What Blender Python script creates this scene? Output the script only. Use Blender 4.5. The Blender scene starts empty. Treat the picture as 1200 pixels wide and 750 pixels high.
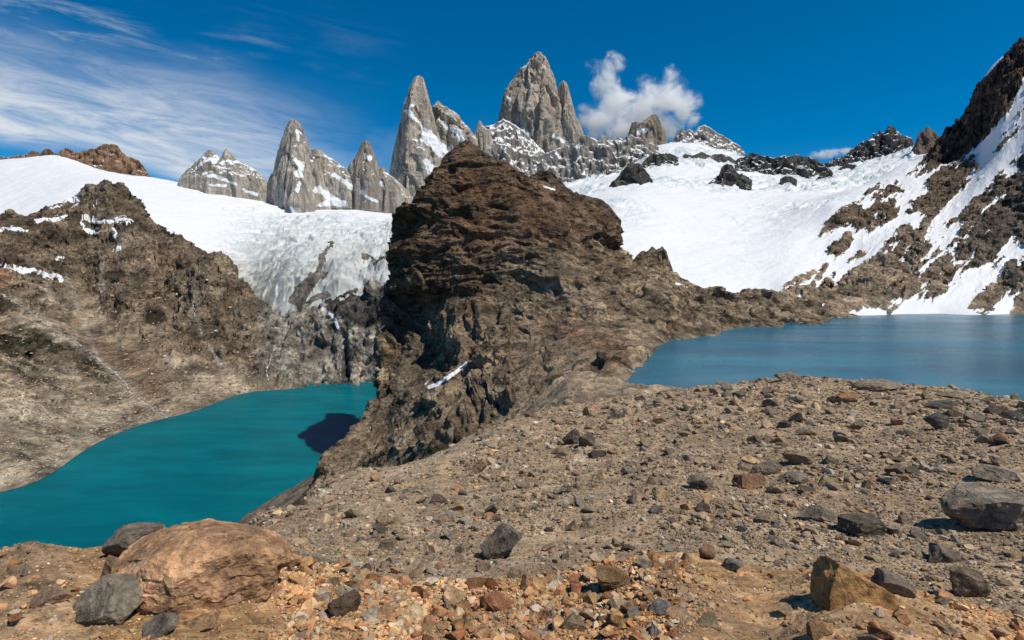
import bpy, math, random
import numpy as np
from mathutils import Vector
from mathutils.bvhtree import BVHTree

# ------------------------------------------------------------------ camera
SC = bpy.context.scene
F = 667.0                      # focal length in photo pixels (photo 1200 x 750)
PITCH = math.atan(50.0 / F)    # looking slightly down: the horizon sits at y = 325
cam_d = bpy.data.cameras.new('camera')
cam = bpy.data.objects.new('camera', cam_d)
SC.collection.objects.link(cam)
cam_d.sensor_fit = 'HORIZONTAL'
cam_d.sensor_width = 36.0
cam_d.lens = 36.0 * F / 1200.0
cam_d.clip_start = 0.1
cam_d.clip_end = 60000
cam.location = (0, 0, 0)
cam.rotation_euler = (math.pi / 2 - PITCH, 0, 0)
SC.camera = cam

# ------------------------------------------------------------------ sun, sky, exposure
SUN = Vector((0.45, -0.27, 0.85)).normalized()
SUN_EL = math.asin(SUN.z)
SUN_ROT = math.atan2(SUN.x, SUN.y)
ld = bpy.data.lights.new('sun', 'SUN')
ld.energy = 4.5
ld.angle = math.radians(0.53)
ld.color = (1.0, 0.93, 0.80)
sun = bpy.data.objects.new('sun', ld)
SC.collection.objects.link(sun)
sun.rotation_euler = SUN.to_track_quat('Z', 'Y').to_euler()

SC.view_settings.view_transform = 'Standard'
SC.view_settings.look = 'None'
SC.view_settings.exposure = 0.0
SC.view_settings.gamma = 1.0
SC.cycles.max_bounces = 32
SC.cycles.diffuse_bounces = 3
SC.cycles.glossy_bounces = 3
SC.cycles.volume_bounces = 28
SC.cycles.transparent_max_bounces = 8
SC.cycles.use_denoising = True

W = bpy.data.worlds.new('World')
SC.world = W
W.use_nodes = True


class NT:
    """small helper round a node tree"""
    def __init__(s, tree):
        s.t = tree
        tree.nodes.clear()

    def n(s, typ, **kw):
        nd = s.t.nodes.new(typ)
        for k, v in kw.items():
            if k.startswith('i_'):
                k = k[2:]
                k = int(k) if k.isdigit() else k
                s.put(nd.inputs[k], v)
            else:
                setattr(nd, k, v)
        return nd

    def put(s, sock, v):
        if hasattr(v, 'is_output') or isinstance(v, bpy.types.NodeSocket):
            s.t.links.new(v, sock)
        else:
            if isinstance(v, (tuple, list)) and len(v) == 3 and sock.type == 'RGBA':
                v = (*v, 1.0)
            sock.default_value = v

    def math(s, op, a, b=None, c=None, clamp=False):
        nd = s.t.nodes.new('ShaderNodeMath')
        nd.operation = op
        nd.use_clamp = clamp
        s.put(nd.inputs[0], a)
        if b is not None:
            s.put(nd.inputs[1], b)
        if c is not None:
            s.put(nd.inputs[2], c)
        return nd.outputs[0]

    def ramp(s, v, lo, hi, a=0.0, b=1.0, smooth=True):
        nd = s.t.nodes.new('ShaderNodeMapRange')
        nd.interpolation_type = 'SMOOTHSTEP' if smooth else 'LINEAR'
        s.put(nd.inputs[0], v)
        nd.inputs[1].default_value = lo
        nd.inputs[2].default_value = hi
        nd.inputs[3].default_value = a
        nd.inputs[4].default_value = b
        return nd.outputs[0]

    def noise(s, vec, scale, detail=6, rough=0.55, dist=0.0, scl=None, typ='FBM'):
        if scl is not None:
            m = s.n('ShaderNodeMapping')
            m.inputs['Scale'].default_value = scl
            s.t.links.new(vec, m.inputs['Vector'])
            vec = m.outputs[0]
        nd = s.n('ShaderNodeTexNoise', noise_dimensions='3D', noise_type=typ)
        s.t.links.new(vec, nd.inputs['Vector'])
        nd.inputs['Scale'].default_value = scale
        nd.inputs['Detail'].default_value = detail
        nd.inputs['Roughness'].default_value = rough
        nd.inputs['Distortion'].default_value = dist
        return nd.outputs[0]

    def mix(s, f, a, b, blend='MIX'):
        nd = s.t.nodes.new('ShaderNodeMix')
        nd.data_type = 'RGBA'
        nd.blend_type = blend
        s.put(nd.inputs[0], f)
        s.put(nd.inputs[6], a)
        s.put(nd.inputs[7], b)
        return nd.outputs[2]


def build_world():
    T = NT(W.node_tree)
    out = T.n('ShaderNodeOutputWorld')
    sky = T.n('ShaderNodeTexSky', sky_type='NISHITA')
    sky.sun_disc = False
    sky.sun_elevation = SUN_EL
    sky.sun_rotation = SUN_ROT
    sky.altitude = 2500
    sky.air_density = 1.0
    sky.dust_density = 0.1
    sky.ozone_density = 5.0
    hs = T.n('ShaderNodeHueSaturation')
    hs.inputs['Saturation'].default_value = 1.42
    hs.inputs['Hue'].default_value = 0.492
    hs.inputs['Value'].default_value = 1.02
    T.t.links.new(sky.outputs[0], hs.inputs['Color'])
    col = hs.outputs[0]
    # cirrus: wisps laid out over the dome by direction (azimuth tangent, elevation tangent)
    tc = T.n('ShaderNodeTexCoord')
    sp = T.n('ShaderNodeSeparateXYZ')
    T.t.links.new(tc.outputs['Generated'], sp.inputs[0])
    ysafe = T.math('MAXIMUM', sp.outputs[1], 0.05)
    u = T.math('DIVIDE', sp.outputs[0], ysafe)
    v = T.math('DIVIDE', sp.outputs[2], ysafe)
    cb = T.n('ShaderNodeCombineXYZ')
    T.t.links.new(u, cb.inputs[0])
    T.t.links.new(v, cb.inputs[1])
    rot = T.n('ShaderNodeMapping', vector_type='POINT')
    rot.inputs['Rotation'].default_value = (0, 0, math.radians(12))
    T.t.links.new(cb.outputs[0], rot.inputs['Vector'])
    uv = rot.outputs[0]
    wob = T.noise(uv, 2.2, 3, 0.5)
    s2 = T.n('ShaderNodeSeparateXYZ')
    T.t.links.new(uv, s2.inputs[0])
    along, across = s2.outputs[0], s2.outputs[1]
    wq = T.math('MULTIPLY_ADD', wob, 0.16, -0.08)
    acr = T.math('ADD', across, wq)
    # main band, a second fainter veil above, a few strays
    def band(c, wlo, whi, a0, a1):
        d = T.math('SUBTRACT', acr, c)
        lo = T.ramp(d, -wlo, -wlo * 0.1)
        hi = T.ramp(d, whi, whi * 0.05)
        m = T.math('MULTIPLY', lo, hi)
        e = T.ramp(along, a1, a0)
        return T.math('MULTIPLY', m, e)
    b1 = band(0.078, 0.045, 0.22, -0.54, -0.24)
    b2 = band(0.26, 0.12, 0.16, -0.62, -0.22)
    fine = T.noise(uv, 4.5, 12, 0.68, 0.5, (1.0, 6.5, 1.0))
    big = T.noise(uv, 3.0, 4, 0.55, 0.3, (1.0, 2.2, 1.0))
    m1 = T.math('MULTIPLY', b1, T.ramp(fine, 0.30, 0.66, 0.30, 1.0))
    m2 = T.math('MULTIPLY', T.math('MULTIPLY', b2, T.ramp(fine, 0.42, 0.72)), T.ramp(big, 0.42, 0.62))
    m2 = T.math('MULTIPLY', m2, 0.45)
    # low soft streaks near the spires
    b3 = band(0.15, 0.08, 0.12, -0.45, 0.0)
    m3 = T.math('MULTIPLY', T.math('MULTIPLY', b3, T.ramp(big, 0.40, 0.62)), 0.32)
    tot = T.math('MAXIMUM', T.math('MAXIMUM', T.math('MULTIPLY', m1, 0.97), m2), m3)
    front = T.ramp(sp.outputs[1], 0.05, 0.2)
    tot = T.math('MULTIPLY', tot, front)
    col = T.mix(tot, col, (7.2, 7.6, 8.0))
    bg = T.n('ShaderNodeBackground')
    T.t.links.new(col, bg.inputs['Color'])
    bg.inputs['Strength'].default_value = 0.10
    T.t.links.new(bg.outputs[0], out.inputs[0])


build_world()

# ------------------------------------------------------------------ numpy tools
RNG = np.random.default_rng(7)
_perm = RNG.permutation(256).astype(np.int32)
_perm = np.concatenate([_perm, _perm, _perm])
_g = RNG.normal(size=(256, 3)).astype(np.float32)
_g /= np.linalg.norm(_g, axis=1, keepdims=True)


def pnoise(p):
    """3-D gradient noise, about -1..1; p is (n,3)"""
    p = np.asarray(p, np.float64)
    i = np.floor(p).astype(np.int64)
    f = (p - i).astype(np.float32)
    i = (i & 255).astype(np.int32)
    w = f * f * f * (f * (f * 6 - 15) + 10)
    r = 0
    for dx in (0, 1):
        wx = w[:, 0] if dx else 1 - w[:, 0]
        hx = _perm[i[:, 0] + dx]
        for dy in (0, 1):
            wy = wx * (w[:, 1] if dy else 1 - w[:, 1])
            hy = _perm[hx + ((i[:, 1] + dy) & 255)]
            for dz in (0, 1):
                wz = wy * (w[:, 2] if dz else 1 - w[:, 2])
                g = _g[_perm[hy + ((i[:, 2] + dz) & 255)]]
                r = r + wz * (g[:, 0] * (f[:, 0] - dx) + g[:, 1] * (f[:, 1] - dy) + g[:, 2] * (f[:, 2] - dz))
    return r * 1.5


def fbm(p, scale, octs=5, gain=0.5, seed=0.0, scl=(1, 1, 1), ridged=False):
    q = np.asarray(p, np.float64) * np.array(scl) / scale + seed * 17.31
    a, t, s = 1.0, 0, 0
    for k in range(octs):
        n = pnoise(q)
        if ridged:
            n = 0.5 - 2 * np.abs(n)
        t = t + a * n
        s += a
        a *= gain
        q = q * 2.03 + 11.7
    return t / s


def cells(p, scale, seed=0.0, scl=(1, 1, 1), tilt=0.9, warp=0.25, sharp=42.0):
    """fractured rock: every cell of an irregular 3-D mosaic gets its own offset and tilt (about -0.6..0.6)"""
    q = np.asarray(p, np.float64) * np.array(scl) / scale + seed * 7.77
    if warp:
        q = q + warp * np.stack([pnoise(q * 1.3 + 3.1), pnoise(q * 1.3 + 47.7), pnoise(q * 1.3 + 91.3)], -1)
    b = np.floor(q - 0.5).astype(np.int64)
    D, Vv = [], []
    for k in range(8):
        c = b + np.array([k & 1, (k >> 1) & 1, (k >> 2) & 1])
        m = (c & 255).astype(np.int32)
        h = _perm[_perm[_perm[m[:, 0]] + m[:, 1]] + m[:, 2]]
        g = _g[h]
        g2 = _g[(h * 7 + 31) & 255]
        d = q - (c + 0.5 + 0.36 * g)
        D.append((d * d).sum(1).astype(np.float32))
        Vv.append((0.42 * g2[:, 2] + tilt * (d * g2).sum(1)).astype(np.float32))
    D = np.array(D)
    wt = np.exp(-sharp * (D - D.min(0)))
    val = (wt * np.array(Vv)).sum(0) / wt.sum(0)
    return val


def rmf(p, scale, octs=6, seed=0.0, scl=(1, 1, 1), gain=2.0, lac=2.1):
    """sharp crests and smooth hollows, about -0.5..0.5"""
    q = np.asarray(p, np.float64) * np.array(scl) / scale + seed * 13.13
    w, a, t, tot = 1.0, 1.0, 0, 0
    for k in range(octs):
        n = (1 - np.minimum(np.abs(pnoise(q)), 1)) ** 2 * w
        t = t + a * n
        tot += a * 0.62
        w = np.clip(n * gain * 0.75, 0, 1)
        a *= 0.5
        q = q * lac + 5.3
    return t / tot - 0.75


def sstep(x, a, b):
    t = np.clip((x - a) / (b - a), 0, 1)
    return t * t * (3 - 2 * t)


CP, SP = math.cos(PITCH), math.sin(PITCH)


def at(px, py, d):
    """world point that lies d metres in front of the viewpoint along the sight line of a photo pixel"""
    px, py, d = np.broadcast_arrays(np.asarray(px, float), np.asarray(py, float), np.asarray(d, float))
    u = (px - 600) / F
    v = (375 - py) / F
    y = CP + v * SP
    z = -SP + v * CP
    return np.stack([u / y * d, d, z / y * d], -1)


def proj(P):
    P = np.asarray(P)
    x, y, z = P[..., 0], P[..., 1], P[..., 2]
    fwd = y * CP - z * SP
    up = y * SP + z * CP
    return 600 + F * x / fwd, 375 - F * up / fwd


def polydist(px, py, poly):
    """signed distance in photo pixels, positive inside"""
    P = np.asarray(poly, float)
    n = len(P)
    d = np.full(px.shape, 1e9)
    ins = np.zeros(px.shape, bool)
    for i in range(n):
        a, b = P[i], P[(i + 1) % n]
        e = b - a
        wx, wy = px - a[0], py - a[1]
        t = np.clip((wx * e[0] + wy * e[1]) / max(e @ e, 1e-9), 0, 1)
        d = np.minimum(d, np.hypot(wx - e[0] * t, wy - e[1] * t))
        c = ((a[1] > py) != (b[1] > py))
        with np.errstate(divide='ignore', invalid='ignore'):
            xi = (b[0] - a[0]) * (py - a[1]) / (b[1] - a[1] if b[1] != a[1] else 1e-9) + a[0]
        ins ^= c & (px < xi)
    return np.where(ins, d, -d)


def linedist(px, py, line):
    P = np.asarray(line, float)
    d = np.full(px.shape, 1e9)
    for i in range(len(P) - 1):
        a, b = P[i], P[i + 1]
        e = b - a
        wx, wy = px - a[0], py - a[1]
        t = np.clip((wx * e[0] + wy * e[1]) / max(e @ e, 1e-9), 0, 1)
        d = np.minimum(d, np.hypot(wx - e[0] * t, wy - e[1] * t))
    return d


def tps(ctrl, kx=260.0, lam=1e-3):
    """thin-plate fit of py over (px, log d) so that a terrain passes through its control points"""
    C = np.asarray(ctrl, float)
    A = np.stack([C[:, 0] / kx, np.log(C[:, 2])], -1)

    def U(r2):
        return np.where(r2 > 0, r2 * np.log(np.maximum(r2, 1e-12)), 0)
    n = len(A)
    K = U(((A[:, None] - A[None]) ** 2).sum(-1)) + lam * np.eye(n)
    Pm = np.concatenate([np.ones((n, 1)), A], 1)
    M = np.zeros((n + 3, n + 3))
    M[:n, :n] = K
    M[:n, n:] = Pm
    M[n:, :n] = Pm.T
    sol = np.linalg.solve(M, np.concatenate([C[:, 1], np.zeros(3)]))

    def f(px, d):
        q = np.stack([px.ravel() / kx, np.log(d.ravel())], -1)
        out = sol[n] + q @ sol[n + 1:]
        for i in range(n):
            out += sol[i] * U(((q - A[i]) ** 2).sum(-1))
        return out.reshape(px.shape)
    return f


def fan(ctrl, px0, px1, nc, d0, d1, nr, kx=260.0, lam=1e-3):
    f = tps(ctrl, kx, lam)
    px, d = np.meshgrid(np.linspace(px0, px1, nc), np.geomspace(d0, d1, nr))
    return at(px, f(px, d), d)          # (nr, nc, 3)


def grid_normals(G, closed=False):
    if closed:
        du = np.roll(G, -1, 1) - np.roll(G, 1, 1)
    else:
        du = np.gradient(G, axis=1)
    dv = np.gradient(G, axis=0)
    N = np.cross(du, dv)
    return N / np.maximum(np.linalg.norm(N, axis=-1, keepdims=True), 1e-9)


def mesh_from(name, V, Q, attrs=None, smooth=True, tris=False):
    me = bpy.data.meshes.new(name)
    V = np.ascontiguousarray(V, np.float32).reshape(-1, 3)
    Q = np.ascontiguousarray(Q, np.int32)
    k = Q.shape[1]
    me.vertices.add(len(V))
    me.vertices.foreach_set('co', V.ravel())
    me.loops.add(Q.size)
    me.loops.foreach_set('vertex_index', Q.ravel())
    me.polygons.add(len(Q))
    me.polygons.foreach_set('loop_start', np.arange(0, Q.size, k, dtype=np.int32))
    me.polygons.foreach_set('use_smooth', np.full(len(Q), smooth, bool))
    for an, a in (attrs or {}).items():
        a = np.asarray(a, np.float32)
        if a.ndim == 2:
            c = np.ones((len(V), 4), np.float32)
            c[:, :3] = a
            me.attributes.new(an, 'FLOAT_COLOR', 'POINT').data.foreach_set('color', c.ravel())
        else:
            me.attributes.new(an, 'FLOAT', 'POINT').data.foreach_set('value', a.ravel())
    me.update(calc_edges=True)
    me.validate()
    return me


def grid_faces(nr, nc, closed=False, off=0):
    i = np.arange(nr - 1)[:, None]
    j = np.arange(nc if closed else nc - 1)[None, :]
    j2 = (j + 1) % nc
    a = i * nc + j
    b = i * nc + j2
    c = (i + 1) * nc + j2
    d = (i + 1) * nc + j
    return np.stack([a, b, c, d], -1).reshape(-1, 4) + off


def link(name, me, mat, label=None, cat=None, group=None, kind=None, parent=None):
    o = bpy.data.objects.new(name, me)
    SC.collection.objects.link(o)
    if mat is not None:
        me.materials.append(mat)
    for k, v in (('label', label), ('category', cat), ('group', group), ('kind', kind)):
        if v:
            o[k] = v
    if parent is not None:
        o.parent = parent
    return o


def spline_up(P, n, axis):
    """Catmull-Rom (centripetal feel not needed) resampling of a lattice along one axis"""
    P = np.moveaxis(np.asarray(P, float), axis, 0)
    m = len(P)
    t = np.linspace(0, m - 1, n)
    i = np.minimum(t.astype(int), m - 2)
    f = (t - i)[(...,) + (None,) * (P.ndim - 1)]
    p0 = P[np.maximum(i - 1, 0)]
    p1 = P[i]
    p2 = P[i + 1]
    p3 = P[np.minimum(i + 2, m - 1)]
    m1 = (p2 - p0) * 0.5
    m2 = (p3 - p1) * 0.5
    r = (2 * f**3 - 3 * f**2 + 1) * p1 + (f**3 - 2 * f**2 + f) * m1 + (-2 * f**3 + 3 * f**2) * p2 + (f**3 - f**2) * m2
    return np.moveaxis(r, 0, axis)


def lerp3(a, b, t):
    return np.asarray(a) + (np.asarray(b) - np.asarray(a)) * np.asarray(t)[..., None]


# ------------------------------------------------------------------ materials
def rock_material(name, unit, vary=0.5, bump=1.0, stretch=(1, 1, 1), snow=True, crack=0.0, rough=0.9, dark=0.35, crag=0.0, facet=0.0):
    """rock coloured by the mesh's own Col attribute; unit = metres of the finest feature that reads"""
    m = bpy.data.materials.new(name)
    m.use_nodes = True
    T = NT(m.node_tree)
    out = T.n('ShaderNodeOutputMaterial')
    bs = T.n('ShaderNodeBsdfPrincipled')
    T.t.links.new(bs.outputs[0], out.inputs[0])
    geo = T.n('ShaderNodeNewGeometry')
    pos = geo.outputs['Position']
    col = T.n('ShaderNodeAttribute', attribute_name='Col').outputs['Color']
    n1 = T.noise(pos, 1 / (unit * 26), 8, 0.62, 0.4, stretch)
    n2 = T.noise(pos, 1 / (unit * 5), 6, 0.65, 0.3, stretch)
    n3 = T.noise(pos, 1 / (unit * 70), 4, 0.5, 0.0)
    vo = T.n('ShaderNodeTexVoronoi', feature='DISTANCE_TO_EDGE')
    wv = T.n('ShaderNodeMapping')
    wv.inputs['Scale'].default_value = stretch
    wn = T.n('ShaderNodeTexNoise')
    T.t.links.new(pos, wn.inputs['Vector'])
    wn.inputs['Scale'].default_value = 1 / (unit * 12)
    wn.inputs['Detail'].default_value = 4
    vm = T.n('ShaderNodeVectorMath', operation='MULTIPLY_ADD')
    T.t.links.new(wn.outputs[1], vm.inputs[0])
    vm.inputs[1].default_value = (unit * (14 if not facet else 7),) * 3
    T.t.links.new(pos, vm.inputs[2])
    T.t.links.new(vm.outputs[0], wv.inputs['Vector'])
    T.t.links.new(wv.outputs[0], vo.inputs['Vector'])
    vo.inputs['Scale'].default_value = 1 / (unit * 11)
    cr = T.ramp(vo.outputs['Distance'], 0.0, 0.09)
    f1 = T.ramp(n1, 0.30, 0.72, 1 - vary, 1 + vary)
    f2 = T.ramp(n2, 0.30, 0.70, 1 - vary * 0.6, 1 + vary * 0.6)
    f3 = T.ramp(n3, 0.3, 0.7, 1 - vary * 0.3, 1 + vary * 0.3)
    fc = T.ramp(cr, 0.0, 1.0, 1 - crack * dark * 2, 1.0)
    f = T.math('MULTIPLY', T.math('MULTIPLY', f1, f2), T.math('MULTIPLY', f3, fc))
    base = T.mix(1.0, col, T.n('ShaderNodeCombineColor', i_0=f, i_1=f, i_2=f).outputs[0], 'MULTIPLY')
    # tint variation: warmer / greyer blotches
    hv = T.noise(pos, 1 / (unit * 18), 5, 0.6, 0.2)
    base = T.mix(T.ramp(hv, 0.45, 0.75, 0.0, 0.35), base, T.mix(1.0, base, (1.25, 0.92, 0.68), 'MULTIPLY'))
    h = T.math('ADD', T.math('MULTIPLY', n1, 6.0), T.math('MULTIPLY', n2, 2.2))
    if crag:
        rg = T.noise(pos, 1 / (unit * 16), 7, 0.55, 0.25, stretch, 'RIDGED_MULTIFRACTAL')
        h = T.math('ADD', h, T.math('MULTIPLY', rg, crag))
        f = T.math('MULTIPLY', f, T.ramp(rg, 0.2, 1.6, 0.82, 1.18))
        base = T.mix(1.0, base, T.n('ShaderNodeCombineColor', i_0=T.ramp(rg, 0.2, 1.8, 0.78, 1.2), i_1=T.ramp(rg, 0.2, 1.8, 0.78, 1.2), i_2=T.ramp(rg, 0.2, 1.8, 0.78, 1.2)).outputs[0], 'MULTIPLY')
    if facet:
        for fs, fk in ((unit * 13, 5.5), (unit * 4.5, 2.6)):
            vf = T.n('ShaderNodeTexVoronoi', feature='F1')
            T.t.links.new(wv.outputs[0], vf.inputs['Vector'])
            vf.inputs['Scale'].default_value = 1 / fs
            cs = T.n('ShaderNodeVectorMath', operation='SUBTRACT')
            T.t.links.new(vf.outputs['Color'], cs.inputs[0])
            cs.inputs[1].default_value = (0.5, 0.5, 0.5)
            ps = T.n('ShaderNodeVectorMath', operation='SUBTRACT')
            T.t.links.new(wv.outputs[0], ps.inputs[0])
            T.t.links.new(vf.outputs['Position'], ps.inputs[1])
            dt = T.n('ShaderNodeVectorMath', operation='DOT_PRODUCT')
            T.t.links.new(cs.outputs[0], dt.inputs[0])
            T.t.links.new(ps.outputs[0], dt.inputs[1])
            h = T.math('ADD', h, T.math('MULTIPLY', dt.outputs['Value'], facet * fk / fs))
            sx = T.n('ShaderNodeSeparateXYZ')
            T.t.links.new(vf.outputs['Color'], sx.inputs[0])
            tn = T.math('MULTIPLY_ADD', sx.outputs[0], 0.34 * facet, 1 - 0.17 * facet)
            base = T.mix(1.0, base, T.n('ShaderNodeCombineColor', i_0=tn, i_1=tn, i_2=tn).outputs[0], 'MULTIPLY')
    if crack:
        h = T.math('ADD', h, T.math('MULTIPLY', cr, crack * 1.4))
    bp = T.n('ShaderNodeBump')
    bp.inputs['Distance'].default_value = unit * bump
    bp.inputs['Strength'].default_value = 1.0
    T.t.links.new(h, bp.inputs['Height'])
    nrm = bp.outputs[0]
    rsock = rough
    if snow:
        sa = T.n('ShaderNodeAttribute', attribute_name='snow').outputs['Fac']
        e = T.math('ADD', sa, T.math('MULTIPLY', T.math('SUBTRACT', n2, 0.5), 0.55))
        e = T.math('ADD', e, T.math('MULTIPLY', T.math('SUBTRACT', n1, 0.5), 0.45))
        sf = T.ramp(e, 0.47, 0.55)
        sc_ = T.n('ShaderNodeAttribute', attribute_name='ice').outputs['Color']
        sn = T.noise(pos, 1 / (unit * 22), 7, 0.6, 0.2)
        sb = T.n('ShaderNodeBump')
        sb.inputs['Distance'].default_value = unit * 2.2
        sb.inputs['Strength'].default_value = 0.8
        T.t.links.new(sn, sb.inputs['Height'])
        base = T.mix(sf, base, sc_)
        mv = T.n('ShaderNodeMix', data_type='VECTOR')
        T.t.links.new(sf, mv.inputs[0])
        T.t.links.new(nrm, mv.inputs[4])
        T.t.links.new(sb.outputs[0], mv.inputs[5])
        nrm = mv.outputs[1]
        rsock = T.ramp(sf, 0, 1, rough, 0.6)
    T.put(bs.inputs['Roughness'], rsock)
    T.put(bs.inputs['Base Color'], base)
    bs.inputs['Specular IOR Level'].default_value = 0.25
    T.t.links.new(nrm, bs.inputs['Normal'])
    return m


def water_material(name, deep, shallow_far, rough, bump, wl, spec=0.5, milky=0.0):
    m = bpy.data.materials.new(name)
    m.use_nodes = True
    T = NT(m.node_tree)
    out = T.n('ShaderNodeOutputMaterial')
    bs = T.n('ShaderNodeBsdfPrincipled')
    T.t.links.new(bs.outputs[0], out.inputs[0])
    pos = T.n('ShaderNodeNewGeometry').outputs['Position']
    big = T.noise(pos, 1 / 140.0, 3, 0.5, 0.5, (1, 2.5, 1))
    n1 = T.noise(pos, 1 / wl, 4, 0.6, 0.2, (1, 1.8, 1))
    gust = T.noise(pos, 1 / 90.0, 4, 0.6, 0.8, (0.6, 2.6, 1))
    bp = T.n('ShaderNodeBump')
    bp.inputs['Distance'].default_value = bump
    T.t.links.new(n1, bp.inputs['Height'])
    T.put(bp.inputs['Strength'], T.ramp(gust, 0.35, 0.65, 0.3, 1.0))
    T.t.nodes.remove(bs)
    if milky:
        df = T.n('ShaderNodeSubsurfaceScattering', falloff='RANDOM_WALK')
        df.inputs['Scale'].default_value = milky
        df.inputs['Radius'].default_value = (0.25, 1.0, 1.0)
    else:
        df = T.n('ShaderNodeBsdfDiffuse')
    gl = T.n('ShaderNodeBsdfGlossy')
    gl.inputs['Roughness'].default_value = rough
    T.t.links.new(bp.outputs[0], gl.inputs['Normal'])
    silt = T.noise(pos, 1 / 38.0, 6, 0.6, 0.6, (0.5, 1.6, 1))
    body = T.mix(T.ramp(big, 0.3, 0.7), deep, shallow_far)
    k = T.ramp(silt, 0.3, 0.7, 0.86, 1.16)
    T.put(df.inputs['Color'], T.mix(1.0, body, T.n('ShaderNodeCombineColor', i_0=k, i_1=k, i_2=k).outputs[0], 'MULTIPLY'))
    fr = T.n('ShaderNodeFresnel')
    fr.inputs['IOR'].default_value = 1.33
    T.t.links.new(bp.outputs[0], fr.inputs['Normal'])
    mx = T.n('ShaderNodeMixShader')
    T.put(mx.inputs[0], T.math('MULTIPLY', fr.outputs[0], spec))
    T.t.links.new(df.outputs[0], mx.inputs[1])
    T.t.links.new(gl.outputs[0], mx.inputs[2])
    T.t.links.new(mx.outputs[0], out.inputs[0])
    return m


M_MOUNT = rock_material('mountain_rock', 1.3, 0.62, 2.8, (1.0, 0.5, 0.9), crag=1.2, facet=1.0)
M_PEAK = rock_material('dark_peak_rock', 0.7, 0.66, 2.2, (0.8, 0.8, 1.6), crag=1.2, facet=1.2)
M_GRANITE = rock_material('granite', 3.2, 0.26, 1.5, (1.6, 1.6, 0.18), crag=0.7, facet=0.8)
M_GLACIER = rock_material('glacier', 2.4, 0.4, 1.5)
M_RIGHT = rock_material('snowy_rock', 1.2, 0.60, 2.8, (1.0, 0.6, 1.0), crag=1.2, facet=1.0)
M_GRAVEL = rock_material('gravel_ground', 0.022, 0.35, 1.0, snow=False)
M_LEDGE = rock_material('ochre_bedrock', 0.012, 0.42, 0.8, (0.7, 1.5, 2.0), snow=False, crag=0.7, facet=0.9)
M_FLANK = rock_material('scree', 0.6, 0.5, 1.8, snow=False, facet=0.8)
M_STONE = rock_material('stone', 0.008, 0.48, 1.5, snow=False, crag=0.5, facet=0.5)
M_BOULDER = rock_material('orange_boulder', 0.008, 0.50, 1.6, snow=False, crag=0.3, facet=0.5)
M_CHIP = rock_material('chips', 0.02, 0.35, 0.5, snow=False)

SNOW = np.array([0.72, 0.73, 0.755])


def emit(name, G, mat, col, snow=None, ice=None, closed=False, **kw):
    nr, nc = G.shape[:2]
    at_ = {'Col': col.reshape(-1, 3)}
    if snow is not None:
        at_['snow'] = snow.reshape(-1)
        at_['ice'] = (np.broadcast_to(SNOW, G.shape) if ice is None else ice).reshape(-1, 3)
    me = mesh_from(name, G.reshape(-1, 3), grid_faces(nr, nc, closed), at_)
    return link(name, me, mat, **kw)


def rgb(*c):
    return np.array(c, float)


def fix_up(N):
    return N * np.sign(N[..., 2:3] + 1e-9)


# ------------------------------------------------------------------ ground and lakes
ZL, ZR = -200.0, -45.0
g = np.array([[-20000, -4000, -330], [20000, -4000, -330], [20000, 30000, -330], [-20000, 30000, -330]], float)
me = mesh_from('ground', g, np.array([[0, 1, 2, 3]]), {'Col': np.tile(rgb(.2, .17, .13), (4, 1))})
link('ground', me, M_FLANK, kind='structure')

M_LAKE = water_material('glacial_water', (0.0, 0.082, 0.106), (0.0, 0.100, 0.126), 0.2, 0.28, 3.0, 0.30, 30.0)
M_LAKE_R = water_material('lake_water', (0.004, 0.095, 0.170), (0.018, 0.175, 0.260), 0.18, 0.6, 2.4, 0.8)
v = np.array([[x, y, z] for z in (ZL, ZL - 120) for x, y in ((-1500, 150), (-20, 150), (60, 700), (60, 1400), (-1500, 1400))], float)
me = mesh_from('water', v, np.array([[0, 1, 2], [0, 2, 4], [2, 3, 4], [5, 7, 6], [5, 9, 7], [7, 9, 8], [0, 5, 6], [0, 6, 1], [1, 6, 7], [1, 7, 2], [2, 7, 8], [2, 8, 3], [3, 8, 9], [3, 9, 4], [4, 9, 5], [4, 5, 0]]), smooth=False)
link('water', me, M_LAKE, kind='structure')
edge = [(60, 150), (48, 225), (46, 262), (52, 300), (62, 365), (105, 425), (150, 490), (240, 640), (330, 900)]
v = np.array([[(x, y, ZR), (2200, y, ZR)] for x, y in edge], float).reshape(-1, 3)
link('water', mesh_from('water', v, np.array([[2 * i, 2 * i + 1, 2 * i + 3, 2 * i + 2] for i in range(len(edge) - 1)])), M_LAKE_R, kind='structure')


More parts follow.
